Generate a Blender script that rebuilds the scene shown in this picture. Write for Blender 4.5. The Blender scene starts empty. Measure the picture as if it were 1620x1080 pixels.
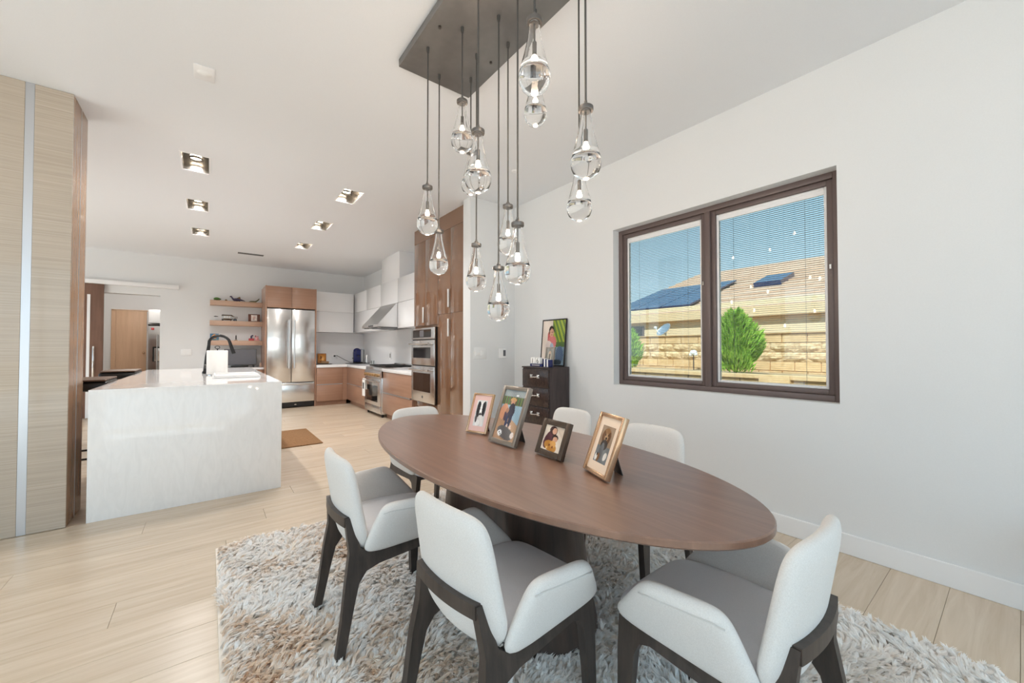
import bpy, bmesh, math, random
import numpy as np
from mathutils import Vector, Matrix
PI = math.pi
rnd = random.Random(7)
scene = bpy.context.scene
COL = scene.collection

# ------------------------------------------------------------------ camera
F_PX = 622.0
cam_d = bpy.data.cameras.new('camera')
cam = bpy.data.objects.new('camera', cam_d)
COL.objects.link(cam)
cam_d.sensor_width = 36.0
cam_d.lens = 36.0 * F_PX / 1620.0
cam_d.clip_start = 0.02
cam_d.clip_end = 200
YAW = math.atan(479.0 / F_PX)
PITCH = math.atan(11.0 / F_PX)
fw = Vector((math.sin(YAW) * math.cos(PITCH), math.cos(YAW) * math.cos(PITCH), math.sin(PITCH)))
cam.location = (0, 0, 1.26)
cam.rotation_euler = fw.to_track_quat('-Z', 'Y').to_euler()
scene.camera = cam

# ------------------------------------------------------------------ colour management
vs = scene.view_settings
vs.view_transform = 'Standard'
vs.look = 'None'
vs.gamma = 1.0
vs.use_curve_mapping = False
vs.exposure = 0.84
scene.cycles.diffuse_bounces = 8
scene.cycles.max_bounces = 16
scene.cycles.sample_clamp_indirect = 8.0

# ------------------------------------------------------------------ sky and sun
w = bpy.data.worlds.new('sky')
scene.world = w
w.use_nodes = True
nt = w.node_tree
nt.nodes.clear()
tc = nt.nodes.new('ShaderNodeTexCoord')
sx = nt.nodes.new('ShaderNodeSeparateXYZ')
rmp = nt.nodes.new('ShaderNodeValToRGB')
bg = nt.nodes.new('ShaderNodeBackground')
ow = nt.nodes.new('ShaderNodeOutputWorld')
nt.links.new(tc.outputs['Generated'], sx.inputs[0])
nt.links.new(sx.outputs['Z'], rmp.inputs[0])
nt.links.new(rmp.outputs[0], bg.inputs[0])
nt.links.new(bg.outputs[0], ow.inputs[0])
e = rmp.color_ramp.elements
e[0].position = 0.0; e[0].color = (0.84, 0.93, 1.0, 1)
e[1].position = 1.0; e[1].color = (0.42, 0.70, 0.92, 1)
m_ = e.new(0.12); m_.color = (0.58, 0.78, 0.90, 1)
m_ = e.new(0.35); m_.color = (0.36, 0.62, 0.80, 1)
bg.inputs[1].default_value = 1.25

sun_d = bpy.data.lights.new('sun', 'SUN')
sun = bpy.data.objects.new('sun', sun_d)
COL.objects.link(sun)
sun.location = (-20, -8, 26)
sun_d.energy = 5.6
sun_d.angle = math.radians(0.6)
sun_d.color = (0.975, 0.99, 1.0)
sun.rotation_euler = Vector((0.645, 0.16, -0.745)).to_track_quat('-Z', 'Y').to_euler()

CAN_W = 4.8        # radiant watts of each kitchen downlight lamp
WARM = (1.0, 0.97, 0.94)

# ------------------------------------------------------------------ materials
def lin(c):
    out = []
    for v in c[:3]:
        v = v / 255.0
        out.append(v / 12.92 if v <= 0.04045 else ((v + 0.055) / 1.055) ** 2.4)
    return (out[0], out[1], out[2], 1.0)

MATS = {}
def mat(name, rgb=(200, 200, 200), rough=0.5, metal=0.0, spec=0.5, coat=0.0, emit=None, estr=0.0, trans=0.0, ior=1.45):
    m = bpy.data.materials.new(name)
    m.use_nodes = True
    b = m.node_tree.nodes['Principled BSDF']
    b.inputs['Base Color'].default_value = lin(rgb)
    b.inputs['Roughness'].default_value = rough
    b.inputs['Metallic'].default_value = metal
    b.inputs['Specular IOR Level'].default_value = spec
    b.inputs['Coat Weight'].default_value = coat
    b.inputs['Coat Roughness'].default_value = 0.05
    b.inputs['Transmission Weight'].default_value = trans
    b.inputs['IOR'].default_value = ior
    if emit:
        b.inputs['Emission Color'].default_value = lin(emit)
        b.inputs['Emission Strength'].default_value = estr
    MATS[name] = m
    return m

def textured(name, c1, c2, scale, rough=0.5, detail=4.0, lo=0.35, hi=0.65, bump=0.0, coat=0.0, rand=0.0, c3=None, metal=0.0, spec=0.5, dist=0.0, rgh2=None):
    """noise-driven two/three tone material in object coordinates; scale is an xyz stretch"""
    m = mat(name, c1, rough, metal, spec, coat)
    t = m.node_tree
    b = t.nodes['Principled BSDF']
    co = t.nodes.new('ShaderNodeTexCoord')
    mp = t.nodes.new('ShaderNodeMapping')
    mp.inputs['Scale'].default_value = scale
    nz = t.nodes.new('ShaderNodeTexNoise')
    nz.inputs['Scale'].default_value = 1.0
    nz.inputs['Detail'].default_value = detail
    nz.inputs['Roughness'].default_value = 0.6
    nz.inputs['Distortion'].default_value = dist
    cr = t.nodes.new('ShaderNodeValToRGB')
    cr.color_ramp.elements[0].position = lo
    cr.color_ramp.elements[0].color = lin(c1)
    cr.color_ramp.elements[1].position = hi
    cr.color_ramp.elements[1].color = lin(c2)
    if c3:
        q = cr.color_ramp.elements.new((lo + hi) / 2)
        q.color = lin(c3)
    src = co.outputs['Object']
    if rand > 0:
        oi = t.nodes.new('ShaderNodeObjectInfo')
        ad = t.nodes.new('ShaderNodeVectorMath'); ad.operation = 'ADD'
        ml = t.nodes.new('ShaderNodeMath'); ml.operation = 'MULTIPLY'; ml.inputs[1].default_value = 37.0
        t.links.new(oi.outputs['Random'], ml.inputs[0])
        t.links.new(co.outputs['Object'], ad.inputs[0])
        t.links.new(ml.outputs[0], ad.inputs[1])
        src = ad.outputs[0]
    t.links.new(src, mp.inputs[0])
    t.links.new(mp.outputs[0], nz.inputs['Vector'])
    t.links.new(nz.outputs['Fac'], cr.inputs[0])
    last = cr.outputs[0]
    if rand > 0:
        hs = t.nodes.new('ShaderNodeHueSaturation')
        mr = t.nodes.new('ShaderNodeMapRange')
        mr.inputs['To Min'].default_value = 1 - rand
        mr.inputs['To Max'].default_value = 1 + rand
        t.links.new(oi.outputs['Random'], mr.inputs['Value'])
        t.links.new(mr.outputs[0], hs.inputs['Value'])
        t.links.new(last, hs.inputs['Color'])
        last = hs.outputs[0]
    t.links.new(last, b.inputs['Base Color'])
    if bump > 0:
        bp = t.nodes.new('ShaderNodeBump')
        bp.inputs['Strength'].default_value = bump
        bp.inputs['Distance'].default_value = 0.004
        t.links.new(nz.outputs['Fac'], bp.inputs['Height'])
        t.links.new(bp.outputs[0], b.inputs['Normal'])
    return m

def vcol_mat(name, rough=0.5, spec=0.3):
    m = mat(name, (255, 255, 255), rough, spec=spec)
    t = m.node_tree
    a = t.nodes.new('ShaderNodeAttribute')
    a.attribute_name = 'Col'
    t.links.new(a.outputs['Color'], t.nodes['Principled BSDF'].inputs['Base Color'])
    return m

def thin_glass(name, tint, refl=1.0):
    m = bpy.data.materials.new(name)
    m.use_nodes = True
    t = m.node_tree
    t.nodes.clear()
    o = t.nodes.new('ShaderNodeOutputMaterial')
    mx = t.nodes.new('ShaderNodeMixShader')
    tr = t.nodes.new('ShaderNodeBsdfTransparent')
    gl = t.nodes.new('ShaderNodeBsdfGlossy')
    fr = t.nodes.new('ShaderNodeFresnel')
    fr.inputs[0].default_value = 1.45
    tr.inputs[0].default_value = (*tint, 1)
    gl.inputs['Roughness'].default_value = 0.0
    gl.inputs[0].default_value = (refl, refl, refl, 1)
    t.links.new(fr.outputs[0], mx.inputs[0])
    t.links.new(tr.outputs[0], mx.inputs[1])
    t.links.new(gl.outputs[0], mx.inputs[2])
    t.links.new(mx.outputs[0], o.inputs[0])
    return m

m_wall = textured('wall_paint', (224, 225, 226), (226, 227, 228), (160, 160, 160), 0.75, spec=0.2)
m_ceil = textured('ceiling_paint', (226, 228, 231), (228, 230, 233), (160, 160, 160), 0.8, spec=0.15)
m_trim = mat('trim_white', (236, 236, 237), 0.4)
m_plank = textured('oak_plank', (196, 177, 154), (219, 204, 185), (1.6, 22, 8), 0.26, 6, 0.25, 0.75, 0.03, rand=0.05, c3=(209, 192, 171), dist=0.8)
m_under = mat('subfloor', (150, 126, 102), 0.8)
m_col = textured('greige_veneer', (166, 153, 138), (200, 188, 174), (1.2, 1.2, 130), 0.2, 6, 0.2, 0.8, 0.0, rand=0.02, c3=(184, 171, 156), coat=0.5)
m_colside = textured('bronze_veneer', (148, 112, 82), (164, 128, 97), (14, 14, 0.6), 0.25, 3, 0.3, 0.7, 0, coat=0.3)
m_alu = mat('brushed_aluminium', (205, 207, 212), 0.28, 0.85)
m_marble = textured('white_quartz', (238, 237, 237), (243, 242, 242), (20, 20, 5), 0.06, 9, 0.35, 0.6, 0, dist=1.4, coat=0.2)
m_tabletop = textured('walnut_top', (116, 84, 68), (150, 113, 94), (38, 1.5, 10), 0.34, 6, 0.25, 0.78, 0.0, c3=(133, 99, 81), dist=0.4, spec=0.8, coat=0.7)
m_tabletop.node_tree.nodes['Principled BSDF'].inputs['Coat Roughness'].default_value = 0.3
m_tablebase = textured('dark_oak_base', (54, 43, 39), (86, 70, 61), (30, 30, 1.3), 0.38, 5, 0.25, 0.75, 0.03)
m_fabric = textured('ivory_linen', (212, 209, 206), (231, 229, 227), (330, 330, 330), 0.9, 3, 0.2, 0.8, 0.15, spec=0.2)
m_seat = textured('pale_grey_seat', (216, 218, 224), (226, 228, 233), (330, 330, 330), 0.45, 3, 0.2, 0.8, 0.05, spec=0.5)
m_piping = mat('piping', (204, 202, 200), 0.9, spec=.2)
m_handle = mat('satin_white_metal', (236, 236, 236), 0.3, 0.2)
m_chairwood = textured('charcoal_wood', (52, 45, 42), (78, 68, 62), (30, 30, 3), 0.42, 4, 0.3, 0.7)
m_cab = textured('walnut_laminate', (158, 121, 100), (170, 133, 111), (1.0, 1.0, 60), 0.28, 5, 0.3, 0.7, coat=0.15)
m_gloss = textured('gloss_brown_lacquer', (122, 90, 69), (126, 94, 72), (1, 1, 6), 0.04, 2, coat=0.6)
m_shelf = textured('shelf_oak', (182, 150, 129), (196, 166, 146), (3, 3, 50), 0.45)
m_whitecab = mat('white_lacquer', (235, 236, 238), 0.18)
m_counter = mat('white_counter', (237, 237, 238), 0.15)
m_steel = mat('stainless', (220, 220, 220), 0.24, 1.0)
m_steel2 = textured('stainless_fridge', (226, 226, 226), (232, 232, 231), (1.2, 1.2, 5.5), 0.2, 1, 0.3, 0.7, 0.9, metal=1.0)
m_chrome = mat('chrome', (225, 225, 225), 0.08, 1.0)
m_black = mat('black_plastic', (26, 24, 24), 0.35)
m_blackglass = mat('black_glass', (24, 20, 19), 0.06, coat=0.5)
m_darkmetal = textured('dark_bronze_plate', (108, 106, 105), (128, 126, 124), (3, 3, 3), 0.4, 4, metal=0.4)
m_cap = mat('gunmetal', (112, 108, 105), 0.35, 0.9)
m_cord = mat('grey_cord', (74, 72, 70), 0.6)
m_frame = mat('bronze_window_frame', (104, 90, 87), 0.38)
m_blind = mat('blind_slat', (150, 148, 146), 0.5)  # greyer than the pale slats, their backlit shade put into the colour
m_pane = thin_glass('window_glass', (0.66, 0.70, 0.70))
m_glass = mat('drop_glass', (255, 255, 255), 0.0, trans=1.0, ior=1.45)
m_clear = thin_glass('clear_glass', (0.93, 0.95, 0.95))
m_bulb = mat('bulb', (255, 220, 180), 0.5, emit=(255, 232, 208), estr=95.0)
m_lamp = mat('lamp_face', (255, 240, 220), 0.5, emit=(255, 232, 200), estr=28.0)
m_canin = mat('downlight_reflector', (120, 118, 116), 0.22, 0.9)
m_plastic = mat('white_plastic', (238, 238, 238), 0.35)
m_screen = mat('grey_screen', (98, 97, 102), 0.25)
m_print = vcol_mat('print', 0.25)
m_gold = mat('champagne_gold', (205, 170, 138), 0.22, 0.85)
m_pewter = mat('pewter', (152, 143, 134), 0.28, 0.8)
m_darkwood = textured('espresso_wood', (58, 48, 48), (74, 63, 62), (20, 20, 3), 0.35)
m_croc = textured('embossed_espresso', (34, 24, 22), (66, 48, 42), (70, 70, 45), 0.3, 3, 0.4, 0.6, 0.6, coat=0.3)
m_blackframe = mat('black_frame', (30, 27, 27), 0.35)
m_redwood = mat('redwood', (96, 52, 38), .4)
m_paper = mat('paper_white', (244, 243, 241), 0.8)
m_mat = textured('brown_mat', (132, 100, 72), (158, 124, 92), (90, 90, 90), 0.95, 3, spec=0.1, bump=0.3)
m_navy = mat('navy_enamel', (34, 40, 92), 0.22)
m_beige = textured('tan_door', (205, 170, 140), (216, 182, 152), (12, 12, 1), 0.5)
m_barn = textured('barn_door_brown', (110, 82, 68), (128, 97, 82), (14, 14, 1.2), 0.45)
m_stucco = textured('tan_stucco', (226, 202, 162), (234, 210, 172), (14, 14, 14), 0.9, bump=0.2, spec=0.1)
m_block = textured('tan_block', (212, 174, 126), (226, 190, 144), (9, 9, 9), 0.9, 4, bump=0.1, rand=0.05, spec=0.1)
m_rough = textured('split_face_block', (190, 152, 108), (234, 204, 160), (16, 16, 22), 0.95, 5, 0.35, 0.62, 1.0, rand=0.05, spec=0.1)
m_roof = textured('clay_roof', (190, 154, 128), (222, 190, 162), (3.2, 1.2, 9), 0.85, 4, 0.3, 0.7, 0.5, spec=0.15)
m_solar = mat('solar_blue', (24, 52, 98), 0.2, coat=0.3)
m_fascia = mat('fascia_tan', (226, 196, 152), 0.7)
m_leaf = textured('leaf_green', (104, 160, 44), (186, 220, 88), (18, 18, 18), 0.6, 3, rand=0.1)
m_soil = textured('gravel', (170, 146, 112), (196, 170, 134), (6, 6, 6), 0.95)
m_conc = textured('bounce_concrete', (214, 211, 207), (224, 221, 217), (3, 3, 3), 0.9)

# ------------------------------------------------------------------ mesh builder
class MB:
    def __init__(s):
        s.v, s.f, s.M = [], [], None
    def add(s, vs_, fs):
        o = len(s.v)
        for p in vs_:
            p = Vector(p)
            s.v.append(s.M @ p if s.M is not None else p)
        for f in fs:
            s.f.append([i + o for i in f])
        return s
    def box(s, x0, x1, y0, y1, z0, z1, bev=0.0, seg=2):
        P = [(x0, y0, z0), (x1, y0, z0), (x1, y1, z0), (x0, y1, z0), (x0, y0, z1), (x1, y0, z1), (x1, y1, z1), (x0, y1, z1)]
        Q = [(0, 3, 2, 1), (4, 5, 6, 7), (0, 1, 5, 4), (1, 2, 6, 5), (2, 3, 7, 6), (3, 0, 4, 7)]
        if bev <= 0:
            return s.add(P, Q)
        b = bmesh.new()
        vv = [b.verts.new(p) for p in P]
        for q in Q: b.faces.new([vv[i] for i in q])
        bmesh.ops.bevel(b, geom=b.edges[:], offset=bev, segments=seg, affect='EDGES', profile=0.5)
        b.verts.index_update()
        s.add([v.co.copy() for v in b.verts], [[v.index for v in f.verts] for f in b.faces])
        b.free()
        return s
    def prism(s, poly, fn0, fn1):
        """poly of 2-tuples, fn0/fn1 map a 2-tuple to the two end caps"""
        n = len(poly)
        area = sum(poly[i][0] * poly[(i + 1) % n][1] - poly[(i + 1) % n][0] * poly[i][1] for i in range(n))
        P = [fn0(p) for p in poly] + [fn1(p) for p in poly]
        Fc = [list(range(n))[::-1], list(range(n, 2 * n))]
        for i in range(n):
            j = (i + 1) % n
            Fc.append([i, j, n + j, n + i])
        return s.add(P, Fc)
    def cyl(s, p0, p1, r0, r1=None, n=14, cap=True):
        r1 = r0 if r1 is None else r1
        p0, p1 = Vector(p0), Vector(p1)
        d = (p1 - p0).normalized()
        a = d.orthogonal().normalized(); b = d.cross(a)
        P = []
        for p, r in ((p0, r0), (p1, r1)):
            for i in range(n):
                t = 2 * PI * i / n
                P.append(p + a * (r * math.cos(t)) + b * (r * math.sin(t)))
        Q = [[i, (i + 1) % n, n + (i + 1) % n, n + i] for i in range(n)]
        if cap: Q += [list(range(n))[::-1], list(range(n, 2 * n))]
        return s.add(P, Q)
    def tube(s, pts, r, n=10):
        pts = [Vector(p) for p in pts]
        rs = r if isinstance(r, (list, tuple)) else [r] * len(pts)
        P = []
        a = None
        for i, p in enumerate(pts):
            d = (pts[min(i + 1, len(pts) - 1)] - pts[max(i - 1, 0)]).normalized()
            if a is None: a = d.orthogonal().normalized()
            a = (a - d * a.dot(d)).normalized()
            b = d.cross(a)
            for k in range(n):
                t = 2 * PI * k / n
                P.append(p + a * (rs[i] * math.cos(t)) + b * (rs[i] * math.sin(t)))
        Q = []
        for i in range(len(pts) - 1):
            for k in range(n):
                Q.append([i * n + k, i * n + (k + 1) % n, (i + 1) * n + (k + 1) % n, (i + 1) * n + k])
        Q += [list(range(n))[::-1], list(range((len(pts) - 1) * n, len(pts) * n))]
        return s.add(P, Q)
    def lathe(s, prof, c=(0, 0, 0), n=24, sx=1.0, sy=1.0, flip=False):
        """prof: list of (r, z) from bottom to top; r=0 ends become poles"""
        P, rows = [], []
        for r, z in prof:
            if r <= 1e-6:
                rows.append([len(P)]); P.append((c[0], c[1], c[2] + z))
            else:
                rows.append(list(range(len(P), len(P) + n)))
                for k in range(n):
                    t = 2 * PI * k / n
                    P.append((c[0] + r * sx * math.cos(t), c[1] + r * sy * math.sin(t), c[2] + z))
        Q = []
        for a, b in zip(rows[:-1], rows[1:]):
            for k in range(n):
                k2 = (k + 1) % n
                if len(a) == 1 and len(b) == 1: continue
                if len(a) == 1: q = [a[0], b[k2], b[k]]
                elif len(b) == 1: q = [a[k], a[k2], b[0]]
                else: q = [a[k], a[k2], b[k2], b[k]]
                Q.append(q[::-1] if flip else q)
        if len(rows[0]) > 1: Q.append(rows[0] if flip else rows[0][::-1])
        if len(rows[-1]) > 1: Q.append(rows[-1][::-1] if flip else rows[-1])
        return s.add(P, Q)
    def ball(s, c, rx, ry=None, rz=None, n=14, m=9):
        ry = rx if ry is None else ry; rz = rx if rz is None else rz
        pr = [(math.sin(PI * i / m), -math.cos(PI * i / m) * rz) for i in range(m + 1)]
        pr[0] = (0, -rz); pr[-1] = (0, rz)
        return s.lathe(pr, c, n, rx, ry)
    def pad(s, fn, T, nu=18, nv=18, ne=5.0, pw=7.0):
        """soft upholstered pad: fn(u,v) mid-surface on the rounded square, T thickness"""
        us = [math.sin(t * PI / 2) for t in np.linspace(-1, 1, nu)]
        vs2 = [math.sin(t * PI / 2) for t in np.linspace(-1, 1, nv)]
        top, bot, P = {}, {}, []
        def sq(u, v):
            mx = max(abs(u), abs(v))
            if mx < 1e-9: return 0.0, 0.0, 0.0
            c, d = abs(u) / mx, abs(v) / mx
            k = (c ** ne + d ** ne) ** (-1.0 / ne)
            return u * k, v * k, mx
        for i, u in enumerate(us):
            for j, v in enumerate(vs2):
                a, b, r = sq(u, v)
                p = Vector(fn(a, b)); e_ = 1e-3
                du = Vector(fn(a + e_, b)) - Vector(fn(a - e_, b))
                dv = Vector(fn(a, b + e_)) - Vector(fn(a, b - e_))
                nn = du.cross(dv).normalized()
                hgt = 0.5 * T * math.sqrt(max(0.0, 1 - r ** pw))
                if i in (0, nu - 1) or j in (0, nv - 1):
                    top[i, j] = bot[i, j] = len(P); P.append(p)
                else:
                    top[i, j] = len(P); P.append(p + nn * hgt)
                    bot[i, j] = len(P); P.append(p - nn * hgt)
        Q = []
        for i in range(nu - 1):
            for j in range(nv - 1):
                Q.append([top[i, j], top[i + 1, j], top[i + 1, j + 1], top[i, j + 1]])
                Q.append([bot[i, j + 1], bot[i + 1, j + 1], bot[i + 1, j], bot[i, j]])
        return s.add(P, Q)
    def mesh(s, name, m, off=(0, 0, 0), smooth=35):
        me = bpy.data.meshes.new(name)
        o = Vector(off)
        me.from_pydata([tuple(p - o) for p in s.v], [], s.f)
        me.materials.append(m)
        if smooth:
            me.polygons.foreach_set('use_smooth', [True] * len(me.polygons))
            me.set_sharp_from_angle(angle=math.radians(smooth))
        me.update()
        return me
    def build(s, name, m, parent=None, off=None, smooth=35):
        if off is None:
            r = parent
            while r is not None and r.parent is not None: r = r.parent
            off = (0, 0, 0)
            if r is not None and not r.get('_local'): off = r.location
        ob = bpy.data.objects.new(name, s.mesh(name, m, off, smooth))
        COL.objects.link(ob)
        ob.parent = parent
        return ob

def tag(o, label, cat, group=None):
    o['label'] = label; o['category'] = cat
    if group: o['group'] = group
    return o
def thing(name, label, cat, loc=(0, 0, 0), rz=0.0, group=None, local=False):
    o = bpy.data.objects.new(name, None)
    COL.objects.link(o)
    o.empty_display_size = 0.1
    o.location = loc
    o.rotation_euler = (0, 0, rz)
    if local: o['_local'] = 1
    return tag(o, label, cat, group)
def struct(name, mb, m, parent=None, **k):
    o = mb.build(name, m, parent, **k)
    o['kind'] = 'structure'
    return o
def copy_tree(o, parent=None):
    c = o.copy(); COL.objects.link(c); c.parent = parent
    for ch in list(o.children): copy_tree(ch, c)
    return c
def one(name, mb, m, label, cat, loc, group=None, smooth=35):
    """a thing that is a single mesh: origin moved to loc"""
    o = mb.build(name, m, None, off=loc, smooth=smooth)
    o.location = loc
    return tag(o, label, cat, group)
def bxs(name, m, parent, *a, bev=0.0):
    return MB().box(*a, bev=bev).build(name, m, parent)

H = 3.08            # ceiling height
XW = 3.12           # right wall
YB = 10.25          # kitchen back wall
YR = -2.6           # wall behind the camera
XL = -4.5           # left wall

# ================================================================== STRUCTURE
floor = struct('floor', MB().box(XL - 0.1, XW + 0.1, YR - 0.1, 13.5, -0.16, -0.016), m_under)
PW = 0.228
pcache = {}
def plank(x0, x1, y0, y1):
    L, W = round(x1 - x0, 3), round(y1 - y0, 3)
    if (L, W) not in pcache:
        g = 0.0006
        pcache[L, W] = MB().box(-L / 2 + g, L / 2 - g, -W / 2 + g, W / 2 - g, -0.016, 0.0, bev=0.001, seg=1).mesh('plank', m_plank, smooth=0)
    o = bpy.data.objects.new('plank', pcache[L, W])
    COL.objects.link(o)
    o.parent = floor
    o.location = ((x0 + x1) / 2, (y0 + y1) / 2, 0)
k0 = int(math.floor((-0.9 - 0.251) / PW))
row = k0
nplank = 0
while True:
    y0 = 0.251 + row * PW
    if y0 > YB - 0.01: break
    y1 = min(y0 + PW, YB)
    x = XL + [0.35, 1.3, 0.8, 1.75, 1.05][row % 5] * 1.0 - 1.9
    xs = [XL]
    while x < XW:
        if x > XL + 0.1: xs.append(x)
        x += 1.9
    xs.append(XW)
    for a, b in zip(xs[:-1], xs[1:]): plank(a, b, y0, y1); nplank += 1
    row += 1
rest = MB().box(XL, XW, YR, 0.251 + k0 * PW, -0.016, 0.0).box(-3.2, 0.6, YB, 13.4, -0.016, 0.0)
rest.build('floor_extension', m_plank, floor)

# ceiling with recesses for the six downlights
cans = [(-0.125, 4.94), (-0.135, 6.38), (-0.125, 7.81), (1.31, 4.91), (1.305, 6.33), (1.305, 7.77)]
CX, CY = 0.105, 0.22
def holes_plane(x0, x1, y0, y1, holes, z):
    xs = sorted(set([x0, x1] + [v for h in holes for v in h[:2]]))
    ys = sorted(set([y0, y1] + [v for h in holes for v in h[2:]]))
    mb = MB()
    for i in range(len(xs) - 1):
        for j in range(len(ys) - 1):
            cx, cy = (xs[i] + xs[i + 1]) / 2, (ys[j] + ys[j + 1]) / 2
            if any(h[0] < cx < h[1] and h[2] < cy < h[3] for h in holes): continue
            mb.add([(xs[i], ys[j], z), (xs[i + 1], ys[j], z), (xs[i + 1], ys[j + 1], z), (xs[i], ys[j + 1], z)], [(3, 2, 1, 0)])
    return mb
ch = [(x - CX, x + CX, y - CY, y + CY) for x, y in cans]
ceiling = struct('ceiling', holes_plane(XL - 0.2, XW + 0.2, YR - 0.2, YB + 0.2, ch, H), m_ceil, smooth=0)
struct('roof', MB().box(XL - 0.5, XW + 0.2, YR - 0.5, 13.6, 3.32, 3.5), m_trim)

# walls
WY0, WY1, WZ0, WZ1 = 0.70, 2.43, 0.912, 2.415       # window opening
wr = MB()
wr.box(XW, XW + 0.2, YR, WY0, 0, 3.32).box(XW, XW + 0.2, WY1, YB + 0.2, 0, 3.32)
wr.box(XW, XW + 0.2, WY0, WY1, 0, WZ0).box(XW, XW + 0.2, WY0, WY1, WZ1, 3.32)
struct('wall_right', wr, m_wall, smooth=0)
struct('wall_wing', MB().box(2.455, XW, 4.0, 4.17, 0, H, bev=0.004), m_wall)
DX0, DX1, DZ = -2.35, -0.765, 2.29
wb = MB()
wb.box(XL, DX0, YB, YB + 0.2, 0, 3.32).box(DX1, XW, YB, YB + 0.2, 0, 3.32).box(DX0, DX1, YB, YB + 0.2, DZ, 3.32)
struct('wall_back', wb, m_wall, smooth=0)
# big glazed-door openings behind and to the left of the camera; the kitchen one is added to bring in light
wq = MB()
wq.box(XL, -4.1, YR - 0.2, YR, 0, 3.32).box(2.5, XW + 0.2, YR - 0.2, YR, 0, 3.32).box(-4.1, 2.5, YR - 0.2, YR, 2.75, 3.32)
struct('wall_rear', wq, m_wall, smooth=0)
wl = MB()
wl.box(XL - 0.2, XL, YR, -2.2, 0, 3.32).box(XL - 0.2, XL, 3.6, 5.0, 0, 3.32).box(XL - 0.2, XL, 9.6, YB + 0.2, 0, 3.32)
wl.box(XL - 0.2, XL, -2.2, 3.6, 2.75, 3.32).box(XL - 0.2, XL, 5.0, 9.6, 2.6, 3.32)
struct('wall_left', wl, m_wall, smooth=0)
# sliding-door frames standing in those openings, the kitchen one added along with its opening
for i, (p0, p1, hgt, ax) in enumerate([(-4.1, 2.5, 2.75, 'x'), (-2.2, 3.6, 2.75, 'y'), (5.0, 9.6, 2.6, 'y')]):
    f = MB(); n = 4
    for k in range(n + 1):
        c = p0 + 0.03 + (p1 - p0 - 0.06) * k / n
        if ax == 'x': f.box(c - 0.03, c + 0.03, YR - 0.13, YR - 0.07, 0, hgt)
        else: f.box(XL - 0.13, XL - 0.07, c - 0.03, c + 0.03, 0, hgt)
    struct('door_%d' % (i + 3), f, m_frame, smooth=0)
# hall seen through the doorway
hb = MB()
hb.box(-3.2, 0.6, 13.4, 13.5, 0, 2.75).box(-3.3, -3.2, YB + 0.2, 13.5, 0, 2.75).box(0.5, 0.6, YB + 0.2, 13.5, 0, 2.75)
struct('wall_hall', hb, m_wall, smooth=0)
struct('ceiling_hall', MB().box(-3.3, 0.6, YB + 0.2, 13.5, 2.75, 2.8), m_ceil, smooth=0)
# baseboards
bb = MB().box(XW - 0.014, XW, YR, 3.99, 0.0, 0.124, bev=0.004)
struct('baseboard_right', bb, m_trim, smooth=0)
struct('baseboard_wing', MB().box(2.455, XW - 0.014, 3.986, 4.0, 0, 0.122), m_trim, smooth=0)
struct('baseboard_back', MB().box(DX1, 0.0, YB - 0.014, YB, 0, 0.122), m_trim, smooth=0)

# ------------------------------------------------------------------ window
win = thing('window_1', 'dark bronze two-panel casement window with blinds between the panes', 'window', (XW + 0.1, (WY0 + WY1) / 2, WZ0))
del win['category']
win['kind'] = 'structure'
def ring(x0, x1, y0, y1, z0, z1, t, tb=None):
    tb = tb or t
    mb = MB()
    mb.box(x0, x1, y0, y0 + t, z0, z1, bev=0.004).box(x0, x1, y1 - t, y1, z0, z1, bev=0.004)
    mb.box(x0, x1, y0 + t, y1 - t, z0, z0 + tb, bev=0.004).box(x0, x1, y0 + t, y1 - t, z1 - t, z1, bev=0.004)
    return mb
X0 = XW + 0.085
YM = 1.556
ring(X0, X0 + 0.10, WY0, WY1, WZ0, WZ1, 0.042).build('outer_frame', m_frame, win)
MB().box(X0 - 0.004, X0 + 0.10, YM - 0.022, YM + 0.022, WZ0 + 0.04, WZ1 - 0.04, bev=0.004).build('mullion', m_frame, win)
for a, b in ((WY0 + 0.042, YM - 0.022), (YM + 0.022, WY1 - 0.042)):
    sash = ring(X0 + 0.016, X0 + 0.085, a + 0.002, b - 0.002, WZ0 + 0.044, WZ1 - 0.044, 0.034).build('sash', m_frame, win)
    ga, gb, gz0, gz1 = a + 0.036, b - 0.036, WZ0 + 0.078, WZ1 - 0.078
    ring(X0 + 0.034, X0 + 0.066, ga, gb, gz0, gz1, 0.019).box(X0 + 0.0335, X0 + 0.0355, ga + 0.018, gb - 0.018, gz1 - 0.05, gz1 - 0.018).build('spacer', m_trim, sash)
    ga += .017; gb -= .017; gz0 += .017; gz1 -= .017
    bxs('pane', m_pane, sash, X0 + 0.036, X0 + 0.037, ga, gb, gz0, gz1)
    # blinds sealed between the panes: slats tilted nearly flat
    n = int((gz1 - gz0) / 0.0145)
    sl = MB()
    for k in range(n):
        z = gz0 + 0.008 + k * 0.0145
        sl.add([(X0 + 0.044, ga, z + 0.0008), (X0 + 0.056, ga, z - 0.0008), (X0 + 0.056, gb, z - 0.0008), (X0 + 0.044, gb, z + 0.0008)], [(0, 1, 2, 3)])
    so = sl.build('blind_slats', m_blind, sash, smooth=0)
    so['kind'] = 'stuff'
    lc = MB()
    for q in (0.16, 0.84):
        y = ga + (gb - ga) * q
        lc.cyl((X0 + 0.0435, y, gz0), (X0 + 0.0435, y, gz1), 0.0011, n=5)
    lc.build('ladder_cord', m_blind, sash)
    bxs('head_rail', m_trim, sash, X0 + 0.04, X0 + 0.06, ga, gb, gz1 - 0.03, gz1)
    bxs('tilt_knob', m_chrome, sash, X0 + 0.004, X0 + 0.016, a + 0.012, a + 0.022, 1.78, 1.81)

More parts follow.
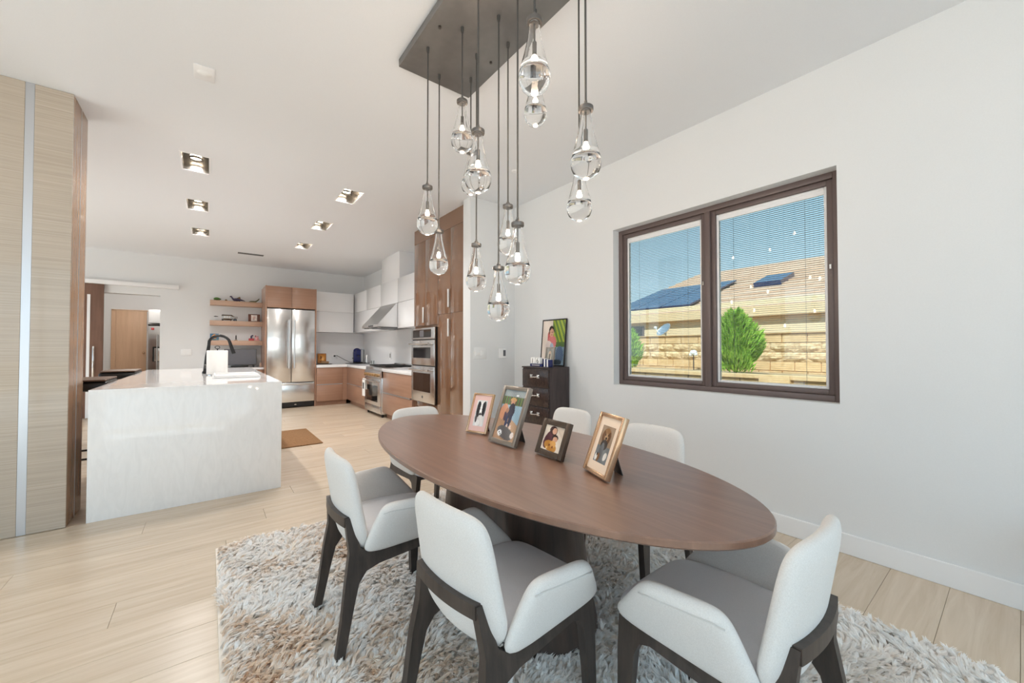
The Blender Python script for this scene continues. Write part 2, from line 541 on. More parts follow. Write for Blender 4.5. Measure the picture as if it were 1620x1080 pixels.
# ================================================================== OUTSIDE
g = MB().box(-60, 60, -60, 60, -0.5, -0.3)
o = one('yard_ground', g, m_soil, 'pale gravel ground of the yard outside', 'ground', (0, 0, -0.5))
o['kind'] = 'structure'
struct('bounce_patio', MB().box(XL - 9, XW + 1.5, YR - 9, 13.6, -0.3, -0.17), m_conc, smooth=0)  # unseen slab, added and kept pale to bounce daylight indoors
# two garden walls of blocks
def block_wall(label, name, x0, depth, y0, y1, z0, rows, bl, bh, cap=None):
    root = thing(name, label, 'wall', (x0, (y0 + y1) / 2, z0))
    cores = MB().box(x0 + 0.02, x0 + depth, y0, y1, z0, z0 + rows_h(rows, bh))
    cores.build('wall_core', m_block, root, smooth=0)
    g_ = 0.005
    meshes = {}
    for k in (0, 1):
        mb = MB()
        if not k: mb.box(-0.01, 0.03, -bl / 2 + g_, bl / 2 - g_, g_, bh - g_, bev=0.006, seg=1)
        else:
            nu, nv = 5, 4
            P, Q = [], []
            rr = random.Random(3)
            for i in range(nu):
                for j in range(nv):
                    ed = i in (0, nu - 1) or j in (0, nv - 1)
                    P.append(((0.0 if ed else -rr.uniform(0.02, 0.07)), -bl / 2 + g_ + (bl - 2 * g_) * i / (nu - 1), g_ + (bh - 2 * g_) * j / (nv - 1)))
            for i in range(nu - 1):
                for j in range(nv - 1):
                    a = i * nv + j
                    Q.append((a, a + 1, a + nv + 1, a + nv))
            mb.add(P, Q)
        meshes[k] = mb.mesh('block', m_rough if k else m_block, smooth=0)
    z = z0
    for r, k in enumerate(rows):
        y = y0 - (bl / 2 if r % 2 else 0)
        while y < y1 - 0.05:
            ob = bpy.data.objects.new('block', meshes[k])
            COL.objects.link(ob); ob.parent = root
            ob.location = (0, y + bl / 2 - root.location.y, z - root.location.z)
            if k and rnd.random() < .5: ob.scale = (1, -1, 1)
            y += bl
        z += bh
    if cap:
        bxs('cap_stone', m_block, root, x0 - 0.05, x0 + depth + 0.03, y0, y1, z, z + cap)
    return root
def rows_h(rows, bh): return len(rows) * bh
block_wall('tan block wall with rough split-face bands below the neighbouring house', 'garden_wall', 9.0, 0.2, 0.6, 8.2, 0.44, [1, 0, 0, 1, 1, 0], 0.42, 0.187, 0.015)
pl_root = block_wall('low tan planter wall with a projecting cap nearest the window', 'planter_wall', 6.6, 0.2, 0.4, 6.4, 0.37, [0, 0], 0.42, 0.22, 0.05)
MB().box(6.52, 6.66, 2.02, 2.42, 0.3, 0.87, bev=0.01).build('pilaster', m_block, pl_root)
planter = one('planter_soil', MB().box(6.805, 8.93, 0.65, 6.35, -0.3, 0.775), m_soil, 'raised gravel bed behind the low planter wall', 'planting bed', (7.8, 4, -0.3))
# bushes
def bush(cx, cy, z0, hgt, rad, n, label, seed):
    root = thing('bush', label, 'shrub', (cx, cy, z0), group='shrubs in the raised bed')
    r2 = random.Random(seed)
    st = MB()
    for k in range(7):
        a = r2.uniform(0, 2 * PI); rr = rad * r2.uniform(.2, .6)
        st.tube([(cx, cy, z0), (cx + rr * .4 * math.cos(a), cy + rr * .4 * math.sin(a), z0 + hgt * .4), (cx + rr * math.cos(a), cy + rr * math.sin(a), z0 + hgt * .85)], [0.02, 0.013, 0.004], 6)
    st.build('stem', m_darkwood, root)
    P, Q = [], []
    for k in range(n):
        t = r2.random() ** 0.8
        a = r2.uniform(0, 2 * PI)
        R_ = rad * (math.sin(PI * min(1, .18 + .82 * t)) ** .7 + .06) * math.sqrt(r2.uniform(.15, 1)) * (1 + .34 * math.sin(3 * a + 9 * t + 1.3 * math.sin(5 * t)))
        p = Vector((cx + R_ * math.cos(a), cy + R_ * math.sin(a), z0 + hgt * (.03 + t * .97) * (1 + .05 * math.sin(5 * a))))
        d = Vector((math.cos(a) * .55, math.sin(a) * .55, 1.0 + r2.uniform(-.5, .6))).normalized()
        sd = d.cross(Vector((r2.uniform(-1, 1), r2.uniform(-1, 1), r2.uniform(-1, 1)))).normalized()
        L, W = r2.uniform(.10, .20), r2.uniform(.010, .018)
        b = len(P)
        P += [p, p + d * L * .5 + sd * W, p + d * L, p + d * L * .5 - sd * W]
        Q.append((b, b + 1, b + 2, b + 3))
    f = MB().add(P, Q).build('foliage', m_leaf, root, smooth=0)
    f['kind'] = 'stuff'
bush(7.7, 3.24, 0.78, 1.06, 0.31, 5500, 'bright green feathery bush in front of the block wall, right window pane', 5)
bush(7.5, 5.42, 0.78, 0.80, 0.2, 2600, 'small dark green conifer at the left edge of the left pane', 9)
# stone-like garden ornament on the planter
gl = thing('garden_light', 'small white ornament on a thin stalk before the block wall', 'ornament', (8.6, 4.5, 0.78))
MB().cyl((8.6, 4.5, .78), (8.6, 4.5, 1.12), 0.012).build('stalk', m_darkwood, gl)
MB().ball((8.6, 4.5, 1.17), .06, .08, .06).ball((8.6, 4.56, 1.12), .04).ball((8.6, 4.45, 1.13), .04).build('head', m_plastic, gl)

# neighbouring house
EX, EZ = 11.0, 2.30
RX, RZ = 18.5, 4.78
YH1, YH0 = 9.35, -9.0
ho = thing('neighbour_house', 'tan stucco neighbouring house under a clay roof with solar panels', 'house', (13, 1, -0.3))
MB().box(11.14, 18, YH0 + .4, YH1 - .4, -0.3, 2.5).build('wall', m_stucco, ho, smooth=0)
sl_ = (RZ - EZ) / (RX - EX)
rf = MB().prism([(EX, EZ), (RX, RZ), (RX + 7.5, EZ), (RX + 7.5, EZ - .14), (RX, RZ - .14), (EX, EZ - .14)], lambda p: (p[0], YH0, p[1]), lambda p: (p[0], YH1, p[1])).build('roof', m_roof, ho, smooth=0)
for k in range(14):
    t = k / 14.0
    x = EX + (RX - EX) * t; z = EZ + (RZ - EZ) * t
    MB().prism([(x, z + .001), (x + .53, z + .53 * sl_ + .005), (x, z + .05)], lambda p: (p[0], YH0, p[1]), lambda p: (p[0], YH1, p[1])).build('roof_course', m_roof, rf, smooth=0)
MB().box(EX - .05, EX + .04, YH0, YH1, EZ - .22, EZ + .02).build('fascia', m_fascia, ho, smooth=0)
MB().prism([(EX, EZ - .2), (11.15, EZ - .15), (11.15, EZ - .05), (EX, EZ - .1)], lambda p: (p[0], YH0, p[1]), lambda p: (p[0], YH1 - .1, p[1])).build('soffit', m_fascia, ho, smooth=0)
nrm = Vector((-sl_, 0, 1)).normalized()
along = Vector((1, 0, sl_)).normalized()
for i in range(2):
    for j in range(3):
        b0 = Vector((EX, 0, EZ)) + along * (.55 + i * 1.72) + nrm * .14
        y0 = 9.0 - j * .97
        if i == 1 and j == 0: y0 -= 0.0
        c = [b0, b0 + along * 1.68]
        P = [(*c[0].xz, 0)]
        q = [Vector((c[0].x, y0, c[0].z)), Vector((c[1].x, y0, c[1].z)), Vector((c[1].x, y0 - .94, c[1].z)), Vector((c[0].x, y0 - .94, c[0].z))]
        MB().add(q + [v - nrm * .05 for v in q], [(0, 1, 2, 3), (7, 6, 5, 4), (0, 4, 5, 1), (1, 5, 6, 2), (2, 6, 7, 3), (3, 7, 4, 0)]).build('solar_panel', m_solar, ho, smooth=0)
for yy in (5.15,):
    b0 = Vector((EX, 0, EZ)) + along * 2.75 + nrm * .16
    c1 = b0 + along * 1.2
    q = [Vector((b0.x, yy, b0.z)), Vector((c1.x, yy, c1.z)), Vector((c1.x, yy - .75, c1.z)), Vector((b0.x, yy - .75, b0.z))]
    MB().add(q + [v - nrm * .14 for v in q], [(0, 1, 2, 3), (7, 6, 5, 4), (0, 4, 5, 1), (1, 5, 6, 2), (2, 6, 7, 3), (3, 7, 4, 0)]).build('skylight', m_solar, ho, smooth=0)
hw = bxs('window', m_frame, ho, 11.10, 11.16, 7.45, 8.15, 1.0, 1.98)
bxs('pane', m_clear, hw, 11.09, 11.10, 7.5, 8.1, 1.05, 1.93)
bxs('window', m_frame, ho, 11.10, 11.16, 2.0, 2.6, 1.45, 1.95)
dish = thing('satellite_dish', 'pale satellite dish above the block wall in the left pane', 'satellite dish', (10.5, 6.34, -0.3))
MB().cyl((10.55, 6.34, -0.3), (10.55, 6.34, 1.74), 0.025).build('mast', m_steel, dish)
dm = MB()
dm.M = Matrix.Translation((10.5, 6.34, 1.77)) @ Matrix.Rotation(math.radians(-48), 4, 'Y') @ Matrix.Rotation(math.radians(-16), 4, 'X') @ Matrix.Scale(.76, 4)
dm.lathe([(0, 0), (.12, .012), (.22, .04), (.30, .085), (.31, .092), (.30, .07), (.22, .022), (.1, -.012), (0, -.02)], n=24)
dm.build('reflector', m_alu, dish)
MB().tube([(10.55, 6.34, 1.66), (10.45, 6.52, 1.72), (10.42, 6.6, 1.86)], .012).ball((10.42, 6.6, 1.87), .045).build('feed_arm', m_plastic, dish)

# ================================================================== KITCHEN
# ---- panelled column at the left
YC = 4.12
colm = thing('panelled_column', 'greige veneered column with aluminium inlay strips reaching the ceiling', 'column', (-1.6, YC + .2, 0))
XC = -0.787
bxs('core', m_colside, colm, -2.5, XC - 0.012, YC + 0.012, YC + 0.41, 0, H)
for a, b in ((-2.5, -1.62), (-1.612, -1.012), (-0.968, XC)):
    MB().box(a, b, YC, YC + 0.02, 0.004, H - 0.002, bev=0.001, seg=1).build('front_panel', m_col, colm, smooth=0)
bxs('inlay_strip', m_alu, colm, -1.011, -0.969, YC + 0.001, YC + 0.02, 0.004, H - .002)
bxs('side_panel', m_colside, colm, XC - 0.016, XC, YC + 0.021, YC + 0.214, 0.004, H - .002)
bxs('inlay_strip', m_alu, colm, XC - 0.016, XC + 0.001, YC + 0.216, YC + 0.232, 0.004, H - .002)
bxs('side_panel', m_colside, colm, XC - 0.016, XC, YC + 0.234, YC + 0.41, 0.004, H - .002)

# ---- island
IX0, IX1, IY0, IY1, IZ = -0.69, 0.53, 4.13, 7.6, 0.957
isl = thing('kitchen_island', 'long white quartz kitchen island with a waterfall front', 'island', ((IX0 + IX1) / 2, (IY0 + IY1) / 2, 0))
MB().box(IX0, IX1, IY0, IY0 + 0.045, 0, IZ, bev=0.0015).build('waterfall_panel', m_marble, isl)
MB().box(IX0, IX1, IY1 - 0.045, IY1, 0, IZ - 0.0455, bev=0.0015).build('waterfall_panel', m_marble, isl)
MB().box(IX0, IX1, IY0 + 0.0452, IY1, IZ - 0.045, IZ, bev=0.0006, seg=1).build('worktop', m_marble, isl)
bxs('body', m_cab, isl, IX0 + 0.32, IX1 - 0.03, IY0 + 0.046, IY1 - 0.046, 0.1, IZ - 0.046)
for k in range(5):
    ya = IY0 + 0.07 + k * 0.665
    dr = bxs('door', m_cab, isl, IX1 - 0.03, IX1 - 0.01, ya, ya + 0.655, 0.11, IZ - 0.09, bev=0.002)
    bxs('handle', m_alu, dr, IX1 - 0.01, IX1 + 0.0, ya + .1, ya + .55, IZ - 0.12, IZ - 0.105)
# undermount sink lip and drying tray
tray = thing('drying_tray', 'flat white dish drying tray lying on the island worktop', 'tray', (0.24, 5.2, IZ))
MB().box(0.03, 0.44, 4.95, 5.5, IZ + 0.001, IZ + 0.012, bev=0.004).build('mat', m_plastic, tray)
ring_ = MB()
ring_.tube([(0.05, 4.97, IZ + .02), (0.42, 4.97, IZ + .02), (0.42, 5.48, IZ + .02), (0.05, 5.48, IZ + .02), (0.05, 4.97, IZ + .02)], 0.012, 8)
ring_.build('rim', m_plastic, tray)
# faucet
fc = thing('kitchen_faucet', 'matt black gooseneck faucet on the island', 'faucet', (-0.035, 6.02, IZ))
MB().lathe([(0.03, 0), (0.03, 0.02), (0.024, 0.03)], (-0.035, 6.02, IZ), 16).build('base', m_black, fc)
pts = [(-0.035, 6.02, IZ + .02), (-0.02, 6.02, IZ + .20), (-0.003, 6.02, IZ + .34)]
for k in range(1, 10):
    a = PI * k / 9.5
    pts.append((0.10 - 0.105 * math.cos(a), 6.02, IZ + 0.36 + 0.10 * math.sin(a)))
pts += [(0.225, 6.02, IZ + 0.30), (0.245, 6.02, IZ + .24)]
MB().tube(pts, [0.022] * 2 + [0.0165] * 9 + [.017, .021, .023][:len(pts) - 11], 12).build('spout', m_black, fc)
MB().tube([(-0.035, 6.02, IZ + .06), (-0.035, 5.96, IZ + .075), (-0.035, 5.93, IZ + .11)], .008).build('lever', m_black, fc)
# paper towel roll on a holder
pt = thing('paper_towel', 'white paper towel roll on a stand in front of the faucet', 'paper towel', (0.075, 5.62, IZ))
MB().lathe([(0.09, 0), (0.09, .008), (0.085, .012)], (0.075, 5.62, IZ), 24).build('stand', m_steel, pt)
MB().lathe([(0.095, .013), (0.098, .02), (0.098, .275), (0.094, .281), (0.02, .281)], (0.075, 5.62, IZ), 28).build('roll', m_paper, pt)
MB().cyl((0.075, 5.62, IZ + .28), (0.075, 5.62, IZ + .30), .006).tube([(0.075 + .022 * math.cos(t), 5.62, IZ + .315 + .016 * math.sin(t)) for t in np.linspace(0, 2 * PI, 14)], .004, 6).build('ring_handle', m_black, pt)

# ---- bar stools at the far side of the island
def stool(cx, cy, label):
    st = thing('bar_stool', label, 'stool', (cx, cy, 0), group='bar stools along the island')
    MB().box(cx - .17, cx + .17, cy - .27, cy + .27, .885, .972, bev=.03, seg=3).build('seat_pad', m_black, st)
    for k in range(6):
        y = cy - .235 + k * .094
        MB().box(cx - .155, cx + .155, y - .044, y + .044, .973, .988, bev=.004, seg=1).build('slat', m_slat, st)
    for a in (-1, 1):
        for b in (-1, 1):
            MB().cyl((cx + a * .17, cy + b * .22, 0), (cx + a * .13, cy + b * .19, .89), .016, .02, 10).build('leg', m_black, st)
    MB().tube([(cx - .16, cy - .215, .3), (cx + .16, cy - .215, .3), (cx + .16, cy + .215, .3), (cx - .16, cy + .215, .3), (cx - .16, cy - .215, .3)], .009, 8).build('foot_ring', m_black, st)
m_slat = textured('dark_slat', (70, 50, 38), (104, 78, 60), (2, 30, 20), 0.4)
stool(-0.872, 5.18, 'dark slatted bar stool beside the column, nearest along the island')
stool(-0.872, 6.95, 'dark slatted bar stool further along the island, before the tan door')

# ---- refrigerator tower
YF = 9.46
twr = thing('fridge_surround', 'tall brown cabinet surround with two doors above the refrigerator', 'cabinet', (1.37, 9.9, 0))
bxs('side_panel', m_cab, twr, 0.905, 0.93, YF, YB - .001, 0, 2.56)
bxs('side_panel', m_cab, twr, 1.835, 1.86, YF, YB - .001, 0, 2.56)
bxs('top_box', m_cab, twr, 0.93, 1.835, YF + .03, YB - .001, 2.11, 2.56)
bxs('door', m_cab, twr, 0.932, 1.380, YF, YF + .022, 2.115, 2.556, bev=.0015)
bxs('door', m_cab, twr, 1.385, 1.833, YF, YF + .022, 2.115, 2.556, bev=.0015)
fr = thing('refrigerator', 'stainless steel french-door refrigerator with bottom freezer drawer', 'refrigerator', (1.38, 9.85, 0))
bxs('body', m_black, fr, 0.938, 1.827, YF + .05, YB - .02, 0.02, 2.10)
for i, (a, b) in enumerate(((0.936, 1.379), (1.386, 1.829))):
    d = MB().box(a, b, YF - .012, YF + .048, 0.545, 2.085, bev=.006).build('door', m_steel2, fr)
    x = b - .045 if i == 0 else a + .045
    MB().cyl((x, YF - .062, .84), (x, YF - .062, 1.86), .013).cyl((x, YF - .062, .9), (x, YF - .012, .9), .008).cyl((x, YF - .062, 1.8), (x, YF - .012, 1.8), .008).build('handle', m_steel, d)
d = MB().box(0.936, 1.829, YF - .012, YF + .048, 0.125, 0.535, bev=.006).build('freezer_drawer', m_steel2, fr)
MB().cyl((.98, YF - .06, .505), (1.785, YF - .06, .505), .012).cyl((1.05, YF - .06, .505), (1.05, YF - .012, .505), .008).cyl((1.71, YF - .06, .505), (1.71, YF - .012, .505), .008).build('handle', m_steel, d)
bxs('toe_grille', m_black, fr, 0.94, 1.825, YF + .02, YF + .05, 0.02, 0.118)
bxs('badge', m_chrome, fr, 1.45, 1.49, YF + .017, YF + .02, .06, .075)

# ---- desk run under the shelves
dk = thing('desk_cabinet', 'low brown cabinet under the floating shelves', 'cabinet', (.46, 9.95, 0))
bxs('body', m_cab, dk, 0.0, 0.903, 9.70, YB - .001, .1, .823)
bxs('toe_kick', m_cab, dk, 0.0, 0.903, 9.76, YB - .001, 0, .1)
for k in range(2):
    bxs('drawer', m_cab, dk, .004 + k * .45, .449 + k * .45, 9.68, 9.70, .105, .815, bev=.002)
one('desk_worktop', MB().box(-0.02, 0.904, 9.665, YB - .001, .824, .864, bev=.003), m_counter, 'white worktop under the floating shelves', 'worktop', (.45, 9.95, .824))
# monitor
mo = thing('monitor', 'grey flat monitor on the white desk worktop', 'monitor', (.53, 10.02, .864))
MB().box(.245, .805, 10.0, 10.03, .915, 1.247, bev=.006).build('housing', m_black, mo)
bxs('screen', m_screen, mo, .252, .798, 9.997, 10.0, .925, 1.24)
for x in (.30, .75): MB().box(x - .012, x + .012, 9.93, 10.1, .865, .915, bev=.004).build('foot', m_black, mo)
bxs('sound_bar', m_black, mo, .36, .66, 9.98, 10.02, .87, .905, bev=.006)
one('wooden_trinket', MB().box(.845, .885, 9.84, 9.88, .865, .93, bev=.01).ball((.865, 9.86, .945), .018), m_shelf, 'small tan wooden trinket beside the monitor', 'trinket', (.865, 9.86, .865))
# shelves
SH = (2.245, 1.832, 1.425)
nm = ('topmost', 'middle', 'lowest')
for z, w_ in zip(SH, nm):
    one('floating_shelf', MB().box(.003, .904, 10.0, YB - .001, z - .098, z, bev=.002), m_shelf, '%s of the three oak floating shelves beside the refrigerator' % w_, 'shelf', (.45, 10.12, z - .1), 'floating shelves')
yS = 10.09
m_green = mat('toy_green', (74, 118, 44), .45); m_purple = mat('toy_purple', (62, 54, 84), .4); m_tan2 = mat('toy_tan', (150, 120, 86), .5)
m_red = mat('toy_red', (186, 66, 72), .45); m_pink = mat('toy_pink', (222, 160, 160), .5); m_olive = mat('toy_olive', (92, 96, 60), .5)
z = SH[0]
t_ = thing('toy_turtle', 'green toy turtle at the left of the top shelf', 'toy', (.115, yS, z))
MB().ball((.115, yS, z + .035), .055, .04, .03).build('shell', m_green, t_)
MB().ball((.165, yS, z + .03), .02, .016, .016).build('head', m_olive, t_)
for dx in (-.035, .035):
    for dy in (-.03, .03): MB().ball((.115 + dx, yS + dy, z + .012), .016, .012, .012).build('leg', m_olive, t_)
one('pebble', MB().ball((.268, yS, z + .018), .022, .02, .018), m_tan2, 'small brown stone on the top shelf between the toys', 'stone', (.268, yS, z))
t_ = thing('toy_dragon', 'dark purple toy dragon in the middle of the top shelf', 'toy', (.45, yS, z))
MB().ball((.45, yS, z + .04), .075, .03, .032).build('body', m_purple, t_)
MB().tube([(.40, yS, z + .04), (.37, yS, z + .075), (.355, yS, z + .1)], [.02, .014, .01]).ball((.35, yS, z + .1), .022, .016, .016).build('neck', m_purple, t_)
MB().tube([(.51, yS, z + .04), (.56, yS, z + .03), (.60, yS, z + .015)], [.02, .012, .004]).build('tail', m_purple, t_)
for dx in (-.04, .05):
    for dy in (-.02, .02): MB().cyl((.45 + dx, yS + dy, z), (.45 + dx, yS + dy, z + .04), .01, .012, 8).build('leg', m_purple, t_)
MB().add([(.43, yS, z + .06), (.50, yS - .03, z + .105), (.52, yS - .02, z + .06), (.43, yS + .002, z + .062)], [(0, 1, 2), (0, 2, 1), (3, 1, 2), (0, 3, 1)]).build('wing', m_tan2, t_)
t_ = thing('toy_lizard', 'olive toy lizard with raised tail at the right of the top shelf', 'toy', (.75, yS, z))
MB().tube([(.66, yS, z + .012), (.70, yS, z + .018), (.78, yS, z + .02), (.82, yS, z + .05), (.85, yS, z + .09)], [.006, .016, .018, .012, .008]).build('body', m_olive, t_)
for dx in (.71, .77):
    for dy in (-.025, .025): MB().tube([(dx, yS, z + .016), (dx, yS + dy, z + .004)], .005, 6).build('leg', m_olive, t_)
z = SH[1]
t_ = thing('toy_plane', 'tiny dark model plane on a pin, left end of the middle shelf', 'toy', (.10, yS, z))
MB().tube([(.07, yS, z + .085), (.10, yS, z + .088), (.14, yS, z + .085)], [.006, .009, .004]).build('fuselage', m_black, t_)
MB().box(.092, .112, yS - .045, yS + .045, z + .085, z + .09).build('wing', m_black, t_)
MB().cyl((.10, yS, z), (.10, yS, z + .085), .002, n=6).lathe([(.02, 0), (.02, .005), (.004, .008)], (.1, yS, z), 12).build('pin_stand', m_clear, t_)
t_ = thing('ship_in_bottle', 'clear bottle lying on its side with a tiny ship inside', 'ornament', (.29, yS, z))
bt = MB(); bt.M = Matrix.Translation((.175, yS, z + .075)) @ Matrix.Rotation(PI / 2, 4, 'Y')
bt.lathe([(0, .02), (.05, .022), (.055, .04), (.055, .19), (.02, .235), (.014, .26), (.014, .285), (.018, .29)], n=20)
bt.build('bottle', m_clear, t_)
MB().box(.22, .36, yS - .015, yS + .015, z + .028, z + .05, bev=.006).build('hull', m_tan2, t_)
for x in (.25, .29, .33): MB().cyl((x, yS, z + .05), (x, yS, z + .105), .002, n=6).add([(x - .018, yS, z + .06), (x + .018, yS, z + .06), (x + .012, yS + .004, z + .1), (x - .012, yS + .004, z + .1)], [(0, 1, 2, 3)]).build('sail', m_paper, t_)
MB().box(.205, .225, yS - .03, yS + .03, z + .001, z + .024).box(.34, .36, yS - .03, yS + .03, z + .001, z + .024).build('cradle', m_darkwood, t_)
t_ = thing('toy_camera', 'small black toy camera on the middle shelf beside the bottle', 'toy', (.425, yS, z))
MB().box(.395, .455, yS - .015, yS + .015, z, z + .045, bev=.005).box(.415, .435, yS - .012, yS + .012, z + .045, z + .056, bev=.002).build('body', m_black, t_)
MB().cyl((.425, yS - .015, z + .022), (.425, yS - .032, z + .022), .016).build('lens', m_blackglass, t_)

def grid_print(name, parent, pts4, paint, nx=24, ny=32, m=None):
    """flat print: quad pts4 = bottom-left, bottom-right, top-right, top-left; paint(u,v)->sRGB"""
    a, b, c, d = [Vector(p) for p in pts4]
    P, Q = [], []
    for j in range(ny + 1):
        for i in range(nx + 1):
            u, v = i / nx, j / ny
            P.append((a * (1 - u) + b * u) * (1 - v) + (d * (1 - u) + c * u) * v)
    for j in range(ny):
        for i in range(nx):
            k = j * (nx + 1) + i
            Q.append((k, k + 1, k + nx + 2, k + nx + 1))
    o = MB().add(P, Q).build(name, m or m_print, parent, smooth=0)
    ca = o.data.color_attributes.new('Col', 'FLOAT_COLOR', 'POINT')
    for j in range(ny + 1):
        for i in range(nx + 1):
            ca.data[j * (nx + 1) + i].color = lin(paint(i / nx, j / ny))
    return o
def painter(bgf, shapes):
    def p(u, v):
        c = bgf(u, v)
        for (cx, cy, rx, ry, rot, col) in shapes:
            dx, dy = u - cx, v - cy
            co_, si = math.cos(math.radians(rot)), math.sin(math.radians(rot))
            x_, y_ = (dx * co_ + dy * si) / rx, (-dx * si + dy * co_) / ry
            if x_ * x_ + y_ * y_ < 1: c = col
        j = 13 * math.sin(u * 91.7 + v * 57.3) * math.sin(u * 37.1 - v * 83.9 + 1.7) + 9 * math.sin(9 * u + 7 * v)
        return tuple(min(255, max(0, q + j)) for q in c)
    return p

t_ = thing('brown_photo_frame', 'brown wooden frame with a pale print on the middle shelf', 'picture frame', (.76, yS, z))
MB().box(.655, .705, yS, yS + .02, z, z + .165, bev=.003).box(.815, .865, yS, yS + .02, z, z + .165, bev=.003).box(.705, .815, yS, yS + .02, z, z + .018).box(.705, .815, yS, yS + .02, z + .147, z + .165).build('frame', m_redwood, t_)
grid_print('print', t_, [(.705, yS + .006, z + .018), (.815, yS + .006, z + .018), (.815, yS + .006, z + .147), (.705, yS + .006, z + .147)], painter(lambda u, v: (226, 216, 208), [(.5, .55, .2, .25, 0, (205, 170, 160)), (.45, .3, .12, .15, 30, (180, 150, 150))]), 8, 10)
z = SH[2]
t_ = thing('blue_picture_card', 'blue picture card with an orange figure on the lowest shelf', 'picture', (.08, yS, z))
MB().box(.01, .155, yS + .03, yS + .042, z, z + .14, bev=.002).build('board', m_navy, t_)
grid_print('print', t_, [(.012, yS + .029, z + .002), (.153, yS + .029, z + .002), (.153, yS + .029, z + .138), (.012, yS + .029, z + .138)], painter(lambda u, v: (70, 118, 150) if v > .3 else (96, 130, 140), [(.5, .55, .3, .32, 0, (222, 150, 66)), (.5, .4, .26, .1, 0, (120, 70, 40))]), 14, 14)
t_ = thing('small_statue', 'slim dark statuette on a pale base, middle of the lowest shelf', 'statuette', (.445, yS, z))
MB().lathe([(.028, 0), (.028, .012), (.01, .016)], (.445, yS, z), 14).build('base', m_tan2, t_)
MB().lathe([(.008, .016), (.014, .05), (.011, .075), (.012, .095), (.004, .115), (0, .12)], (.445, yS, z), 12).build('figure', m_darkwood, t_)
t_ = thing('toy_ship', 'red and pink toy figures on a wheeled base, right of the lowest shelf', 'toy', (.76, yS, z))
MB().box(.665, .765, yS - .02, yS + .02, z, z + .05, bev=.01).build('hull', m_red, t_)
MB().ball((.715, yS, z + .075), .018, .015, .04).ball((.735, yS, z + .11), .015).build('rider', m_purple, t_)
MB().box(.775, .865, yS - .02, yS + .02, z, z + .035, bev=.01).ball((.815, yS, z + .055), .035, .02, .03).build('wagon', m_pink, t_)
MB().ball((.79, yS, z + .1), .014).ball((.83, yS, z + .085), .012).build('balloon', m_red, t_)

# ---- base cabinets and worktops
CZ = 0.895
m_alh = m_alu
cb = thing('base_cabinet', 'brown two-drawer base cabinet between refrigerator and corner', 'cabinet', (2.15, 9.8, 0))
bxs('body', m_cab, cb, 1.865, 2.5, 9.42, YB - .001, .1, .838)
bxs('toe_kick', m_cab, cb, 1.865, 2.5, 9.48, YB - .001, 0, .1)
bxs('drawer', m_cab, cb, 1.868, 2.40, 9.40, 9.42, .475, .836, bev=.0015)
bxs('drawer', m_cab, cb, 1.868, 2.40, 9.40, 9.42, .105, .455, bev=.0015)
bxs('finger_rail', m_alu, cb, 1.868, 2.40, 9.404, 9.42, .457, .474)
bxs('filler', m_cab, cb, 2.405, 2.50, 9.41, 9.42, .1, .838)
XF = 2.52
def base_r(name, label, y0, y1):
    c = thing(name, label, 'cabinet', (2.8, (y0 + y1) / 2, 0))
    bxs('body', m_cab, c, XF, XW - .001, y0, y1, .1, .838)
    bxs('toe_kick', m_cab, c, XF + .06, XW - .001, y0, y1, 0, .1)
    bxs('drawer', m_cab, c, XF - .02, XF, y0 + .003, y1 - .003, .475, .836, bev=.0015)
    bxs('drawer', m_cab, c, XF - .02, XF, y0 + .003, y1 - .003, .105, .455, bev=.0015)
    bxs('finger_rail', m_alu, c, XF - .03, XF, y0 + .06, y1 - .02, .457, .474)
base_r('base_cabinet', 'brown two-drawer base cabinet between range and wall ovens', 5.785, 7.085)
base_r('base_cabinet', 'brown base cabinet in the corner left of the range', 8.0, 9.41)
one('countertop', MB().box(1.865, XW - .001, 9.38, YB - .001, .840, CZ, bev=.002).box(2.485, XW - .001, 8.0, 9.38, .840, CZ, bev=.002), m_counter, 'white corner countertop carrying the coffee machine', 'countertop', (2.5, 9.8, .84))
one('countertop', MB().box(2.485, XW - .001, 5.785, 7.085, .840, CZ, bev=.002), m_counter, 'white countertop between the range and the wall ovens', 'countertop', (2.8, 6.4, .84))
struct('trim_backsplash_back', MB().box(1.865, XW - .01, YB - .011, YB - .001, CZ, 1.64), m_counter, smooth=0)
struct('trim_backsplash_right', MB().box(XW - .01, XW - .001, 5.785, YB - .012, CZ, 1.64), m_counter, smooth=0)

# ---- white upper cabinets
UZ0, UZ1, UZM = 1.64, 2.565, 2.112
UX, UY = 2.79, 9.86
def upper(label, kind, doors, body):
    u = thing('wall_cabinet', label, 'cabinet', (*[(body[0] + body[1]) / 2, (body[2] + body[3]) / 2], body[4]))
    bxs('body', m_whitecab, u, *body)
    for d in doors: bxs('door', m_whitecab, u, *d, bev=.0015)
    return u
upper('white lacquer wall cabinets beside the refrigerator on the back wall', 'b',
      [(1.865, UX - .04, UY - .02, UY, UZM + .003, UZ1), (1.865, UX - .04, UY - .02, UY, UZ0, UZM - .003)], (1.863, UX - .03, UY, YB - .012, UZ0 + .002, UZ1 - .001))
upper('white lacquer corner wall cabinets left of the range hood', 'r',
      [(UX - .02, UX, 8.92, UY - .03, UZM + .003, UZ1), (UX - .02, UX, 8.0, 8.915, UZM + .003, UZ1), (UX - .02, UX, 8.0, UY - .03, UZ0, UZM - .003)], (UX, XW - .011, 8.0, YB - .012, UZ0 + .002, UZ1 - .001))
upper('white lacquer cabinet row directly above the range hood', 'r', [(UX - .02, UX, 7.085, 7.995, UZM + .003, UZ1)], (UX, XW - .011, 7.085, 7.995, UZM + .004, UZ1 - .001))
